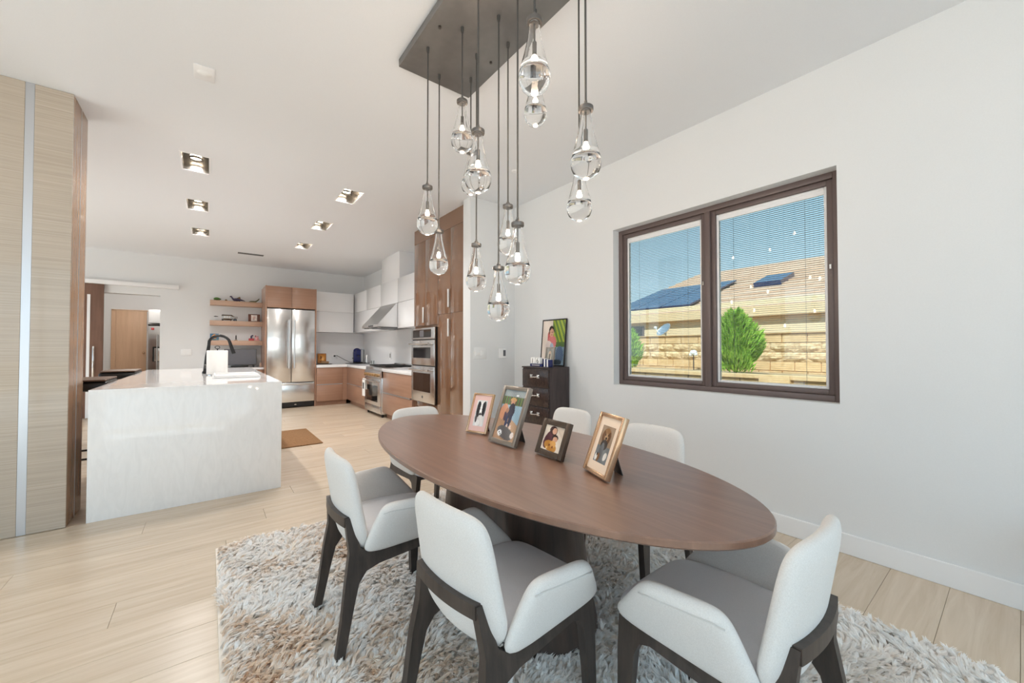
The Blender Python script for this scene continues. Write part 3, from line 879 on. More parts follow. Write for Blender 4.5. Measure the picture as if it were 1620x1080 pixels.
upper('white lacquer wall cabinets between the hood and the wall ovens', 'r',
      [(UX - .02, UX, 5.785, 7.08, UZM + .003, UZ1), (UX - .02, UX, 5.785, 7.08, UZ0, UZM - .003)], (UX, XW - .011, 5.785, 7.08, UZ0 + .002, UZ1 - .001))
one('duct_cover', MB().box(UX, XW - .001, 7.06, 8.0, UZ1 + .002, H - .002, bev=.002), m_whitecab, 'white boxed duct cover above the wall cabinets', 'duct cover', (2.95, 7.5, UZ1))
# ---- hood
hd = thing('range_hood', 'stainless wedge-shaped range hood', 'range hood', (2.8, 7.54, 1.645))
MB().prism([(2.40, 1.655), (2.40, 1.70), (2.76, 2.108), (XW - .012, 2.108), (XW - .012, 1.655)], lambda p: (p[0], 7.09, p[1]), lambda p: (p[0], 7.99, p[1])).build('canopy', m_steel, hd, smooth=0)
bxs('filter', m_black, hd, 2.43, 3.05, 7.12, 7.96, 1.645, 1.654)
bxs('control_strip', m_black, hd, 2.396, 2.40, 7.35, 7.6, 1.665, 1.69)
for y in (7.3, 7.78): MB().cyl((2.5, y, 1.646), (2.5, y, 1.64), .03).build('lamp', m_plastic, hd)

# ---- range
rg = thing('range_cooker', 'stainless professional range with wooden-look knobs', 'range', (2.75, 7.54, 0))
RX0 = 2.46
MB().box(RX0 + .02, 3.1, 7.09, 7.995, .06, .905, bev=.003).build('body', m_steel, rg)
MB().prism([(RX0 - .01, .72), (RX0 - .01, .80), (RX0 + .035, .885), (RX0 + .06, .885), (RX0 + .06, .72)], lambda p: (p[0], 7.09, p[1]), lambda p: (p[0], 7.995, p[1])).build('control_panel', m_steel, rg, smooth=0)
od = MB().box(RX0 - .005, RX0 + .02, 7.10, 7.985, .20, .705, bev=.004).build('oven_door', m_steel, rg)
bxs('oven_window', m_blackglass, od, RX0 - .008, RX0 - .005, 7.24, 7.85, .27, .57)
MB().cyl((RX0 - .055, 7.14, .655), (RX0 - .055, 7.95, .655), .014).cyl((RX0 - .055, 7.2, .655), (RX0 - .003, 7.2, .655), .009).cyl((RX0 - .055, 7.89, .655), (RX0 - .003, 7.89, .655), .009).build('handle', m_steel, od)
MB().box(RX0 + .0, RX0 + .02, 7.10, 7.985, .065, .195, bev=.003).build('bottom_drawer', m_steel, rg)
m_knob = mat('knob_bronze', (176, 140, 96), .3, .6)
for k in range(6):
    y = 7.19 + k * .14
    MB().cyl((RX0 - .012, y, .765), (RX0 - .045, y, .765), .026, .022, 14).build('knob', m_knob, rg)
for k in range(3):
    y0 = 7.11 + k * .292
    gr = MB()
    for q in range(4): gr.box(2.55 + q * .16, 2.565 + q * .16, y0, y0 + .285, .915, .94)
    for q in range(3): gr.box(2.55, 3.045, y0 + .01 + q * .125, y0 + .025 + q * .125, .915, .94)
    for (x, y) in ((2.66, y0 + .14), (2.92, y0 + .14)): gr.lathe([(.05, .906), (.05, .918), (.03, .924)], (x, y, 0), 14)
    gr.build('grate', m_black, rg, smooth=0)
bxs('back_rail', m_steel, rg, 3.06, 3.1, 7.09, 7.995, .905, .96, bev=.003)
for x in (2.52, 3.04):
    for y in (7.14, 7.94): MB().cyl((x, y, 0), (x, y, .06), .02).build('foot', m_black, rg)
tw = thing('dish_towel', 'white dish towel hanging over the oven door handle', 'towel', (RX0 - .055, 7.83, .35))
def tpt(s_, y):
    if s_ < .5: return (RX0 - .075 - .004 * math.sin(y * 60), y, .34 + s_ / .5 * .325)
    t2 = (s_ - .5) / .5
    return (RX0 - .036 + .002 * math.sin(y * 60), y, .665 - t2 * .2)
P, Q = [], []
ns, ny_ = 22, 10
for i in range(ns + 1):
    s_ = i / ns
    for j in range(ny_ + 1):
        y = 7.74 + .18 * j / ny_
        if .46 < s_ < .54:
            a = (s_ - .46) / .08 * PI
            P.append((RX0 - .0555 - .0195 * math.cos(a), y, .665 + .014 * math.sin(a)))
        else: P.append(tpt(s_, y))
for i in range(ns):
    for j in range(ny_):
        a = i * (ny_ + 1) + j
        Q.append((a, a + 1, a + ny_ + 2, a + ny_ + 1))
MB().add(P, Q).build('cloth', m_paper, tw, smooth=60)
MB().box(RX0 - .0815, RX0 - .08, 7.80, 7.86, .48, .60).build('printed_stripe', m_cord, tw)

# ---- things on the corner counter
t_ = thing('recipe_plaque', 'amber printed plaque on a small stand by the refrigerator', 'plaque', (2.06, 9.85, CZ))
pm = MB(); pm.box(1.96, 2.15, 9.84, 9.86, CZ + .02, CZ + .25, bev=.004)
pm.build('board', m_darkwood, t_)
grid_print('print', t_, [(1.968, 9.838, CZ + .028), (2.142, 9.838, CZ + .028), (2.142, 9.838, CZ + .242), (1.968, 9.838, CZ + .242)], painter(lambda u, v: (170, 112, 58), [(.5, .5, .4, .38, 0, (200, 140, 72)), (.4, .6, .14, .2, 20, (120, 74, 40)), (.62, .45, .13, .25, -10, (228, 178, 110)), (.5, .2, .3, .07, 0, (140, 84, 44))]), 16, 18)
MB().box(1.90, 2.26, 9.76, 9.93, CZ + .001, CZ + .016, bev=.004).build('stand', m_black, t_)
MB().box(2.04, 2.2, 9.79, 9.835, CZ + .016, CZ + .07, bev=.012).build('figure_base', m_tan2, t_)
t_ = thing('outlet_plate', 'white outlet with a black plug on the back kitchen wall', 'outlet', (2.42, YB - .012, 1.06))
MB().box(2.365, 2.485, YB - .017, YB - .0115, 1.0, 1.12, bev=.002).build('plate', m_plastic, t_)
MB().box(2.40, 2.435, YB - .05, YB - .017, 1.06, 1.095, bev=.004).build('plug', m_black, t_)
one('power_cord', MB().tube([(2.42, YB - .045, 1.075), (2.46, YB - .07, 1.09), (2.52, YB - .1, 1.05), (2.62, YB - .16, .985), (2.70, YB - .3, .93), (2.745, YB - .36, .93)], .006, 8), m_black, 'black power cord running from the outlet to the coffee machine', 'cord', (2.42, YB - .04, .9))
t_ = thing('coffee_machine', 'dark blue capsule coffee machine in the kitchen corner', 'coffee machine', (2.83, 9.83, CZ))
MB().box(2.76, 2.93, 9.80, 9.93, CZ + .03, CZ + .30, bev=.03, seg=3).lathe([(.085, 0), (.083, .03), (.06, .06), (.03, .075), (0, .08)], (2.845, 9.865, CZ + .295), 18, 1, .76).build('body', m_navy, t_)
MB().box(2.79, 2.90, 9.72, 9.81, CZ + .20, CZ + .34, bev=.025, seg=3).build('brew_head', m_navy, t_)
MB().cyl((2.84, 9.75, CZ + .20), (2.84, 9.75, CZ + .17), .012).build('spout', m_black, t_)
MB().box(2.765, 2.925, 9.66, 9.93, CZ + .017, CZ + .04, bev=.006).build('drip_tray', m_black, t_)
MB().box(2.72, 2.76, 9.80, 9.83, CZ + .12, CZ + .14, bev=.006).build('lever', m_black, t_)
MB().lathe([(.045, 0), (.045, .30), (.04, .32)], (2.99, 9.93, CZ + .03), 16).build('water_tank', m_clear, t_)
MB().lathe([(.035, .30), (.052, .31), (.052, .33), (0, .33)], (2.99, 9.93, CZ + .03), 16).build('tank_lid', m_alu, t_)
one('serving_tray', MB().box(2.62, 3.07, 9.62, 10.02, CZ + .001, CZ + .016, bev=.005), m_black, 'black tray under the coffee machine', 'tray', (2.85, 9.82, CZ))
t_ = thing('milk_frother', 'small steel bottle with a black cap beside the coffee machine', 'bottle', (3.02, 9.68, CZ + .016))
MB().lathe([(.034, .001), (.036, .02), (.036, .12), (.02, .15), (.016, .17)], (3.02, 9.68, CZ + .016), 16).build('body', m_steel, t_)
MB().lathe([(.018, .17), (.018, .19), (0, .19)], (3.02, 9.68, CZ + .016), 14).build('cap', m_plastic, t_)
t_ = thing('glass_jar', 'small clear glass on the black tray near the backsplash', 'glass', (3.04, 9.30, CZ))
MB().lathe([(.03, .001), (.036, .08), (.034, .08), (.029, .006), (0, .006)], (3.04, 9.3, CZ), 16).build('bowl', m_clear, t_)
t_ = thing('outlet_plate', 'white outlet plate on the backsplash behind the range', 'outlet', (XW - .012, 8.35, 1.1))
MB().box(XW - .018, XW - .0105, 8.31, 8.39, 1.03, 1.18, bev=.002).build('plate', m_plastic, t_)
bxs('socket', m_cord, t_, XW - .02, XW - .018, 8.33, 8.37, 1.06, 1.15)
t_ = thing('outlet_plate', 'white double switch plate on the back wall beside the doorway', 'outlet', (-.365, YB - .006, 1.18))
MB().box(-.45, -.28, YB - .008, YB - .001, 1.12, 1.247, bev=.002).build('plate', m_plastic, t_)
for x in (-.405, -.325): bxs('rocker', m_plastic, t_, x - .018, x + .018, YB - .012, YB - .008, 1.15, 1.217)

# ---- tall gloss cabinets with ovens
XT = 2.526
oc = thing('oven_cabinet', 'tall glossy brown cabinet housing the wall ovens', 'cabinet', (2.8, 5.38, 0))
bxs('body', m_gloss, oc, XT + .02, XW - .001, 4.986, 5.78, .1, H - .001)
bxs('toe_kick', m_black, oc, XT + .08, XW - .001, 4.986, 5.78, 0, .1)
for a, b in ((4.989, 5.382), (5.386, 5.778)):
    d = bxs('door', m_gloss, oc, XT, XT + .02, a, b, 1.60, 2.86, bev=.0006)
    if a > 5.3: bxs('handle', m_handle, d, XT - .03, XT - .012, a + .015, a + .035, 1.64, 1.87, bev=.003)
bxs('fascia', m_gloss, oc, XT, XT + .02, 4.989, 5.778, 2.864, H - .002)
bxs('drawer', m_gloss, oc, XT, XT + .02, 4.989, 5.778, .105, .455, bev=.0015)
pc = thing('pantry_cabinet', 'tall glossy brown pantry cabinet beside the white wing wall', 'cabinet', (2.8, 4.6, 0))
bxs('body', m_gloss, pc, XT + .02, XW - .001, 4.18, 4.984, .1, H - .001)
bxs('toe_kick', m_black, pc, XT + .08, XW - .001, 4.18, 4.984, 0, .1)
for i, (a, b) in enumerate(((4.182, 4.615), (4.619, 4.982))):
    for j, (z0, z1) in enumerate(((.105, 1.726), (1.732, 2.86))):
        d = bxs('door', m_gloss, pc, XT, XT + .02, a, b, z0, z1, bev=.0006)
        if i == 1:
            hz = (1.42, 1.655) if j == 0 else (1.81, 2.05)
            bxs('handle', m_handle, d, XT - .03, XT - .012, a + .01, a + .032, *hz, bev=.003)
bxs('fascia', m_gloss, pc, XT, XT + .02, 4.182, 4.982, 2.864, H - .002)
ov = thing('double_wall_oven', 'stainless double wall oven with dark glass windows', 'oven', (XT, 5.38, .46))
OX = XT - .045
bxs('housing', m_black, ov, OX + .018, XT + .019, 4.998, 5.768, .47, 1.565)
MB().box(OX, OX + .02, 4.995, 5.77, 1.395, 1.56, bev=.004).build('control_panel', m_steel, ov)
d = bxs('display', m_blackglass, ov, OX - .003, OX, 5.10, 5.71, 1.42, 1.535)
bxs('readout', m_screen, d, OX - .004, OX - .003, 5.33, 5.47, 1.43, 1.525)
for zz, zt, w0, w1 in ((1.015, 1.38, 1.12, 1.275), (.475, 1.0, .63, .90)):
    d = MB().box(OX, OX + .02, 4.995, 5.77, zz, zt, bev=.004).build('oven_door', m_steel, ov)
    bxs('oven_window', m_blackglass, d, OX - .003, OX, 5.12, 5.70, w0, w1)
    hz = zt - .05
    MB().cyl((OX - .06, 5.06, hz), (OX - .06, 5.72, hz), .014).cyl((OX - .06, 5.12, hz), (OX, 5.12, hz), .009).cyl((OX - .06, 5.66, hz), (OX, 5.66, hz), .009).build('handle', m_steel, d)
MB().box(OX - .002, OX, 5.36, 5.40, .535, .57, bev=.0005).build('badge', m_darkmetal, ov)

# ---- sliding barn door and the hall beyond
bd = thing('door_1', 'brown sliding barn door under a white track cover', 'door', (-1.9, YB - .05, 0))
del bd['category']; bd['kind'] = 'structure'
MB().box(-2.6, -1.527, YB - .075, YB - .035, .02, 2.425, bev=.003).build('panel', m_barn, bd)
bxs('pale_strip', m_trim, bd, -1.735, -1.695, YB - .08, YB - .075, .02, 2.23)  # narrow pale strip on the face of the door panel
MB().box(-1.655, -1.63, YB - .115, YB - .095, .75, 1.30, bev=.004).box(-1.65, -1.635, YB - .097, YB - .075, .8, .82).box(-1.65, -1.635, YB - .097, YB - .075, 1.23, 1.25).build('handle', m_chrome, bd)
struct('trim_1', MB().box(-2.7, -.485, YB - .10, YB - .001, 2.43, 2.505, bev=.003), m_trim)
hd2 = thing('door_2', 'tan flush door with a brass knob beyond the doorway', 'door', (-1.5, 13.38, 0))
del hd2['category']; hd2['kind'] = 'structure'
MB().box(-1.79, -1.245, 13.355, 13.395, .01, 2.18, bev=.002).build('leaf', m_beige, hd2)
MB().box(-1.875, -1.795, 13.37, 13.399, 0, 2.2).box(-1.875, -1.23, 13.37, 13.399, 2.185, 2.21).build('jamb', m_beige, hd2)
MB().ball((-1.285, 13.31, 1.15), .03).cyl((-1.285, 13.34, 1.15), (-1.285, 13.356, 1.15), .02).build('knob', m_gold, hd2)
f2 = thing('hall_refrigerator', 'grey refrigerator with a water dispenser in the far room', 'refrigerator', (-.8, 12.9, 0))
MB().box(-1.145, -.25, 12.55, 13.3, .02, 1.80, bev=.01).build('body', m_steel2, f2)
MB().box(-1.148, -.25, 12.54, 13.3, 1.80, 1.83, bev=.004).build('top_trim', m_black, f2)
bxs('water_dispenser', m_black, f2, -1.06, -.85, 12.54, 12.55, .95, 1.30)
MB().box(-1.03, -.87, 12.52, 12.54, .96, 1.27, bev=.004).build('dispenser_panel', m_steel, f2)
MB().box(-1.09, -1.04, 12.535, 12.549, 1.70, 1.75, bev=.004).build('magnet', m_red, f2)
MB().cyl((-.98, 12.5, .75), (-.98, 12.5, 1.6), .012).build('handle', m_steel, f2)
one('hall_cabinet', MB().box(-1.15, -.2, 12.7, 13.39, 1.87, 2.19, bev=.003), m_whitecab, 'white cabinet above the grey refrigerator in the far room', 'cabinet', (-.7, 13, 1.87))
hl_d = bpy.data.lights.new('hall_fill_light', 'POINT'); hl = bpy.data.objects.new('hall_fill_light', hl_d); COL.objects.link(hl)
hl.location = (-1.3, 11.8, 2.6); hl_d.energy = 17; hl_d.shadow_soft_size = .12; hl_d.color = (1, .93, .84)  # unseen fill light added to brighten the hall

# ---- downlights
names = ['left row, nearest the column', 'left row, middle one', 'left row, farthest from the column', 'right row, nearest the chandelier', 'right row, middle one', 'right row, farthest from the chandelier']
for (x, y), nm_ in zip(cans, names):
    c = thing('ceiling_downlight', 'recessed rectangular double downlight, ' + nm_, 'downlight', (x, y, H), group='recessed kitchen downlights')
    MB().box(x - CX - .001, x - CX + .004, y - CY, y + CY, H + .001, H + .15).box(x + CX - .004, x + CX + .001, y - CY, y + CY, H + .001, H + .15).box(x - CX, x + CX, y - CY - .001, y - CY + .004, H + .001, H + .15).box(x - CX, x + CX, y + CY - .004, y + CY + .001, H + .001, H + .15).box(x - CX, x + CX, y - CY, y + CY, H + .15, H + .16).build('housing', m_canin, c, smooth=0)
    tr = MB()
    for (a, b, p, q) in ((-CX - .012, CX + .012, -CY - .012, -CY), (-CX - .012, CX + .012, CY, CY + .012), (-CX - .012, -CX, -CY, CY), (CX, CX + .012, -CY, CY)):
        tr.box(x + a, x + b, y + p, y + q, H - .003, H)
    tr.build('trim', m_trim, c, smooth=0)
    for s_ in (-.1, .1):
        MB().lathe([(.045, .10), (.06, .075), (.058, .07), (.046, .09)], (x, y + s_, H), 20).build('lamp_ring', m_canin, c)
        MB().lathe([(0, .088), (.044, .09), (.044, .11), (0, .112)], (x, y + s_, H), 18).build('lamp', m_lamp, c)
        ld = bpy.data.lights.new('downlight_beam', 'SPOT'); lo_ = bpy.data.objects.new('downlight_beam', ld); COL.objects.link(lo_)
        lo_.location = (x, y + s_, H + .07); ld.energy = CAN_W * 4; ld.spot_size = math.radians(150); ld.spot_blend = .6; ld.shadow_soft_size = .04; ld.color = WARM
vt = thing('linear_air_vent', 'black linear air vent slot in the ceiling near the back wall', 'air vent', (.615, 9.06, H))
bxs('frame', m_trim, vt, .40, .835, 8.985, 9.135, H - .004, H - .001)
bxs('slot', m_black, vt, .41, .825, 8.995, 9.125, H - .006, H - .004)
sq = thing('square_ceiling_trim', 'small square white ceiling fixture near the column', 'ceiling fixture', (-.045, 3.27, H))
MB().box(-.10, .01, 3.19, 3.36, H - .006, H - .001, bev=.002).build('plate', m_trim, sq)
MB().lathe([(0, -.012), (.03, -.011), (.04, -.006)], (-.045, 3.275, H), 18).build('lens', m_plastic, sq)
one('sprinkler_cap', MB().lathe([(0, -.012), (.03, -.011), (.036, -.001)], (2.465, 3.15, H), 18), m_trim, 'small round white sprinkler cap on the ceiling near the wing wall', 'sprinkler', (2.465, 3.15, H - .012))
one('kitchen_mat', MB().box(.56, 1.213, 5.69, 6.85, .001, .014, bev=.004), m_mat, 'brown woven kitchen mat beside the island', 'mat', (.9, 6.3, 0))

# ---- wing wall controls
t_ = thing('light_switch', 'white double light switch plate on the wing wall', 'switch', (2.59, 3.99, 1.2))
MB().box(2.50, 2.685, 3.993, 3.9995, 1.135, 1.275, bev=.002).build('plate', m_plastic, t_)
for x in (2.555, 2.63): MB().box(x - .03, x + .03, 3.988, 3.993, 1.175, 1.235, bev=.002).build('rocker', m_plastic, t_)
t_ = thing('thermostat', 'small white thermostat with a grey display on the wing wall', 'thermostat', (2.92, 3.99, 1.2))
MB().box(2.86, 2.975, 3.978, 3.9995, 1.14, 1.262, bev=.006).build('case', m_plastic, t_)
bxs('display', m_screen, t_, 2.925, 2.962, 3.977, 3.978, 1.165, 1.24)

# ================================================================== DINING AREA
# ---- shag rug
RGX0, RGX1, RGY0, RGY1 = 0.045, 2.41, 0.03, 3.09
rug = one('shag_rug', MB().box(RGX0, RGX1, RGY0, RGY1, .001, .012), mat('rug_backing', (236, 228, 218), .95), 'cream and beige shag rug under the dining table', 'rug', ((RGX0 + RGX1) / 2, (RGY0 + RGY1) / 2, 0))
rng = np.random.default_rng(4)
NT, NPT = 28000, 10
NB = NT * NPT
def fld(x, y, s):
    return (np.sin(x * 3.1 * s + 1.3 * np.sin(y * 2.3 * s + s)) + np.sin(y * 4.3 * s + 1.7 * np.sin(x * 3.7 * s + 2 * s)) + np.sin((x + y) * 6.1 * s + 2.1 * np.sin(y * 5.2 * s)) * .6) / 2.6
cx_ = rng.uniform(RGX0 + .008, RGX1 - .008, NT); cy_ = rng.uniform(RGY0 + .008, RGY1 - .008, NT)
tang = 1.5 * fld(cx_, cy_, 2.1) + 1.3 * fld(cy_, cx_, 5.3) + rng.normal(0, .55, NT)
tlean = np.clip(1.12 + rng.normal(0, .16, NT), .5, 1.4)
tlen = rng.uniform(.034, .054, NT)
ttone = fld(cx_ + .6, cy_ + .2, 1.05) * .5 + fld(cy_, cx_, 2.6) * .4 + rng.normal(0, .30, NT)
rep = lambda q: np.repeat(q, NPT)
ra, rr_ = rng.uniform(0, 2 * PI, NB), .0085 * np.sqrt(rng.uniform(0, 1, NB))
bx = np.clip(rep(cx_) + rr_ * np.cos(ra), RGX0 + .002, RGX1 - .002); by = np.clip(rep(cy_) + rr_ * np.sin(ra), RGY0 + .002, RGY1 - .002)
ang = rep(tang) + rng.normal(0, .16, NB) + np.sin(ra - rep(tang)) * -.22
lean = np.clip(rep(tlean) + rng.normal(0, .08, NB), .2, 1.4)
ln = rep(tlen) * rng.uniform(.85, 1.05, NB)
dx, dy = np.cos(ang), np.sin(ang)
wd = rng.uniform(.0016, .0030, NB)
px_, py_ = -dy * wd, dx * wd
h1 = ln * .55 * np.cos(lean * .6); o1 = ln * .55 * np.sin(lean * .6)
h2 = h1 + ln * .45 * np.cos(lean * 1.25); o2 = o1 + ln * .45 * np.sin(lean * 1.25)
V = np.zeros((NB, 5, 3))
V[:, 0] = np.c_[bx - px_, by - py_, np.full(NB, .011)]
V[:, 1] = np.c_[bx + px_, by + py_, np.full(NB, .011)]
V[:, 2] = np.c_[bx + dx * o1 + px_ * 1.2, by + dy * o1 + py_ * 1.2, .011 + h1]
V[:, 3] = np.c_[bx + dx * o1 - px_ * 1.2, by + dy * o1 - py_ * 1.2, .011 + h1]
V[:, 4] = np.c_[bx + dx * o2, by + dy * o2, .011 + h2]
V[:, :, 0] -= rug.location.x; V[:, :, 1] -= rug.location.y
base_ = (np.arange(NB) * 5)[:, None]
loops = np.concatenate([base_ + np.array([[0, 1, 2, 3]]), base_ + np.array([[3, 2, 4]])], 1).ravel()
me = bpy.data.meshes.new('pile')
me.vertices.add(NB * 5); me.vertices.foreach_set('co', V.ravel())
me.loops.add(NB * 7); me.loops.foreach_set('vertex_index', loops.astype(np.int32))
me.polygons.add(NB * 2)
ls = (np.arange(NB)[:, None] * 7 + np.array([[0, 4]])).ravel().astype(np.int32)
me.polygons.foreach_set('loop_start', ls)
me.update(calc_edges=True)
# per-blade dyed fibre colour: beige-brown patches among cream
tone = rep(ttone) + rng.normal(0, .08, NB)
bright = rng.normal(1.0, .03, NB) * rep(rng.normal(.99, .04, NT))
k_ = np.clip((tone + .1) / .9, 0, 1)[:, None]
warm = np.clip((1.65 - bx) / 1.3 + (by - 1.2) * .25, 0.25, 1)[:, None]
c_cream = np.array(lin((254, 252, 250))[:3]); c_tan = np.array(lin((236, 214, 190))[:3]); c_grey = np.array(lin((250, 248, 246))[:3])
cc = c_cream * (1 - k_) + (c_tan * warm + c_grey * (1 - warm)) * k_
cc = np.clip(cc * bright[:, None], 0, 1)
ca = me.color_attributes.new('Col', 'FLOAT_COLOR', 'POINT')
full = np.ones((NB, 5, 4)); full[:, :, :3] = cc[:, None, :]
ca.data.foreach_set('color', full.ravel().astype(np.float32))
m_pile = vcol_mat('rug_pile_fibres', .85, .15)
_t = m_pile.node_tree
_tr = _t.nodes.new('ShaderNodeBsdfTranslucent'); _mx = _t.nodes.new('ShaderNodeMixShader'); _mx.inputs[0].default_value = .3
_at = [n for n in _t.nodes if n.type == 'ATTRIBUTE'][0]
_t.links.new(_at.outputs['Color'], _tr.inputs['Color'])
_t.links.new(_t.nodes['Principled BSDF'].outputs[0], _mx.inputs[1]); _t.links.new(_tr.outputs[0], _mx.inputs[2])
_t.links.new(_mx.outputs[0], [n for n in _t.nodes if n.type == 'OUTPUT_MATERIAL'][0].inputs[0])
me.materials.append(m_pile)
pile = bpy.data.objects.new('pile', me); COL.objects.link(pile); pile.parent = rug; pile['kind'] = 'stuff'

# ---- dining table
TX, TY, TZ = 1.24, 1.638, 0.75
TA, TB = 0.5405, 1.206
tb = thing('dining_table', 'oval walnut dining table on a dark flared pedestal', 'dining table', (TX, TY, 0))
def ell(rings, n=96):
    P, Q = [], []
    for (a, b, z) in rings:
        for k in range(n):
            t = 2 * PI * k / n
            P.append((TX + a * math.cos(t), TY + b * math.sin(t), z))
    for i in range(len(rings) - 1):
        for k in range(n):
            Q.append((i * n + k, i * n + (k + 1) % n, (i + 1) * n + (k + 1) % n, (i + 1) * n + k))
    Q.append(list(range(n))[::-1]); Q.append(list(range((len(rings) - 1) * n, len(rings) * n)))
    return MB().add(P, Q)
ell([(TA - .03, TB - .03, .716), (TA - .006, TB - .006, .724), (TA, TB, .730), (TA, TB, .746), (TA - .004, TB - .004, TZ)]).build('table_top', m_tabletop, tb)
ell([(.335, .525, .001), (.325, .51, .06), (.30, .47, .25), (.275, .435, .5), (.262, .42, .716)]).build('pedestal', m_tablebase, tb)

# ---- chairs
def make_chair():
    c = thing('dining_chair', 'x', 'chair', (0, 0, 0), group='upholstered chairs around the oval table', local=True)
    ZB, ZT = .385, .780
    def back(u, v):
        s = (v + 1) / 2
        x = -.186 - .066 * s + .035 * u * u * (1 - .2 * s)
        if s < .15: x += .02 * (1 - s / .15) ** 2
        return (x, u * (.220 - .031 * s) * (1 - .3 * max(0, 1 - s / .3) ** 2), ZB + (ZT - ZB) * s + .006 * (1 - u * u) * s)
    MB().pad(back, .052, 22, 24, 7, 9).build('backrest', m_fabric, c)
    def seat(u, v):
        x = .045 + .222 * u
        return (x, v * (.213 - .012 * abs(u)), .432 - .018 * max(0, u) ** 3 + .008 * (1 - u * u) * (1 - v * v) - .004 * u)
    MB().pad(seat, .085, 22, 20, 7, 8).build('seat', m_seat, c)
    bb_, bf, tf, tb_ = Vector((-.188, .200, .395)), Vector((.262, .203, .408)), Vector((.100, .278, .600)), Vector((-.112, .240, .602))
    for sg in (-1, 1):
        def arm(u, v):
            a, b = (u + 1) / 2, (v + 1) / 2
            p = (bb_ * (1 - a) + bf * a) * (1 - b) + (tb_ * (1 - a) + tf * a) * b
            p.y += .012 * b * b
            return (p.x, sg * p.y, p.z)
        ao = MB().pad(arm, .052, 20, 20, 6, 8).build('armrest', m_fabric, c)
        pp = []
        for q in np.linspace(-.90, .90, 22):
            p = Vector(arm(q, .80 - .5 * max(0, abs(q) - .72) ** 1.0))
            nn = (Vector(arm(q + .01, .8)) - Vector(arm(q - .01, .8))).cross(Vector(arm(q, .81)) - Vector(arm(q, .79))).normalized()
            if nn.y * sg < 0: nn = -nn
            rr2 = max(abs(q), .8)
            pp.append(p + nn * (.026 * math.sqrt(1 - rr2 ** 8) + .0002))
        MB().tube(pp, .0022, 6).build('piping', m_piping, ao)
    th = .030
    def yc(z): return .203 - .016 * min(z, .37) / .37 - (.044 * (max(0, z - .37) / .19) if z > .37 else 0)
    rear = [(-.287, 0), (-.252, 0), (-.212, .20), (-.192, .285), (-.162, .325), (-.11, .340), (-.11, .392), (-.155, .398), (-.182, .42), (-.198, .48), (-.208, .542), (-.238, .542), (-.228, .41), (-.245, .30), (-.262, .15)]
    rail = [(-.11, .340), (.13, .358), (.13, .404), (-.11, .392)]
    front = [(.13, .358), (.165, .345), (.183, .305), (.196, .15), (.203, 0), (.236, 0), (.243, .30), (.243, .398), (.215, .408), (.13, .404)]
    for sg in (-1, 1):
        for nm_, poly in (('leg', rear), ('side_rail', rail), ('leg', front)):
            MB().prism(poly, lambda p: (p[0], sg * (yc(p[1]) - th / 2), p[1]), lambda p: (p[0], sg * (yc(p[1]) + th / 2), p[1])).build(nm_, m_chairwood, c, smooth=28)
    br = MB(); P, Q = [], []
    n = 16
    for i in range(n + 1):
        y = -.158 + .316 * i / n
        xb = -.258 + .018 * (y / .158) ** 2
        P += [(xb, y, .506), (xb + .026, y, .506), (xb + .026, y, .546), (xb, y, .546)]
    for i in range(n):
        for k in range(4):
            Q.append((4 * i + k, 4 * i + (k + 1) % 4, 4 * i + 4 + (k + 1) % 4, 4 * i + 4 + k))
    Q += [(3, 2, 1, 0), (4 * n, 4 * n + 1, 4 * n + 2, 4 * n + 3)]
    br.add(P, Q).build('back_rail', m_chairwood, c, smooth=28)
    MB().box(.16, .19, -.19, .19, .355, .395, bev=.003).build('cross_rail', m_chairwood, c)
    return c
chair = make_chair()
spots = [(.690, 1.878, 0, 'ivory armchair on the left side of the table, nearest the white island'),
         (.806, 1.098, 5, 'ivory armchair in front of the table, seen from behind at bottom centre'),
         (1.256, .566, 91, 'ivory armchair at the near end of the table, lower right'),
         (1.290, 2.690, 270, 'ivory armchair at the far end of the table, before the ovens'),
         (1.990, 2.115, 180, 'ivory armchair by the window wall, its back below the dark drawer chest'),
         (1.890, 1.345, 184, 'ivory armchair by the window wall, behind the brown dog photo')]
for i, (x, y, a, lb) in enumerate(spots):
    o = chair if i == 0 else copy_tree(chair)
    o.location = (x, y, .012); o.rotation_euler = (0, 0, math.radians(a)); o['label'] = lb

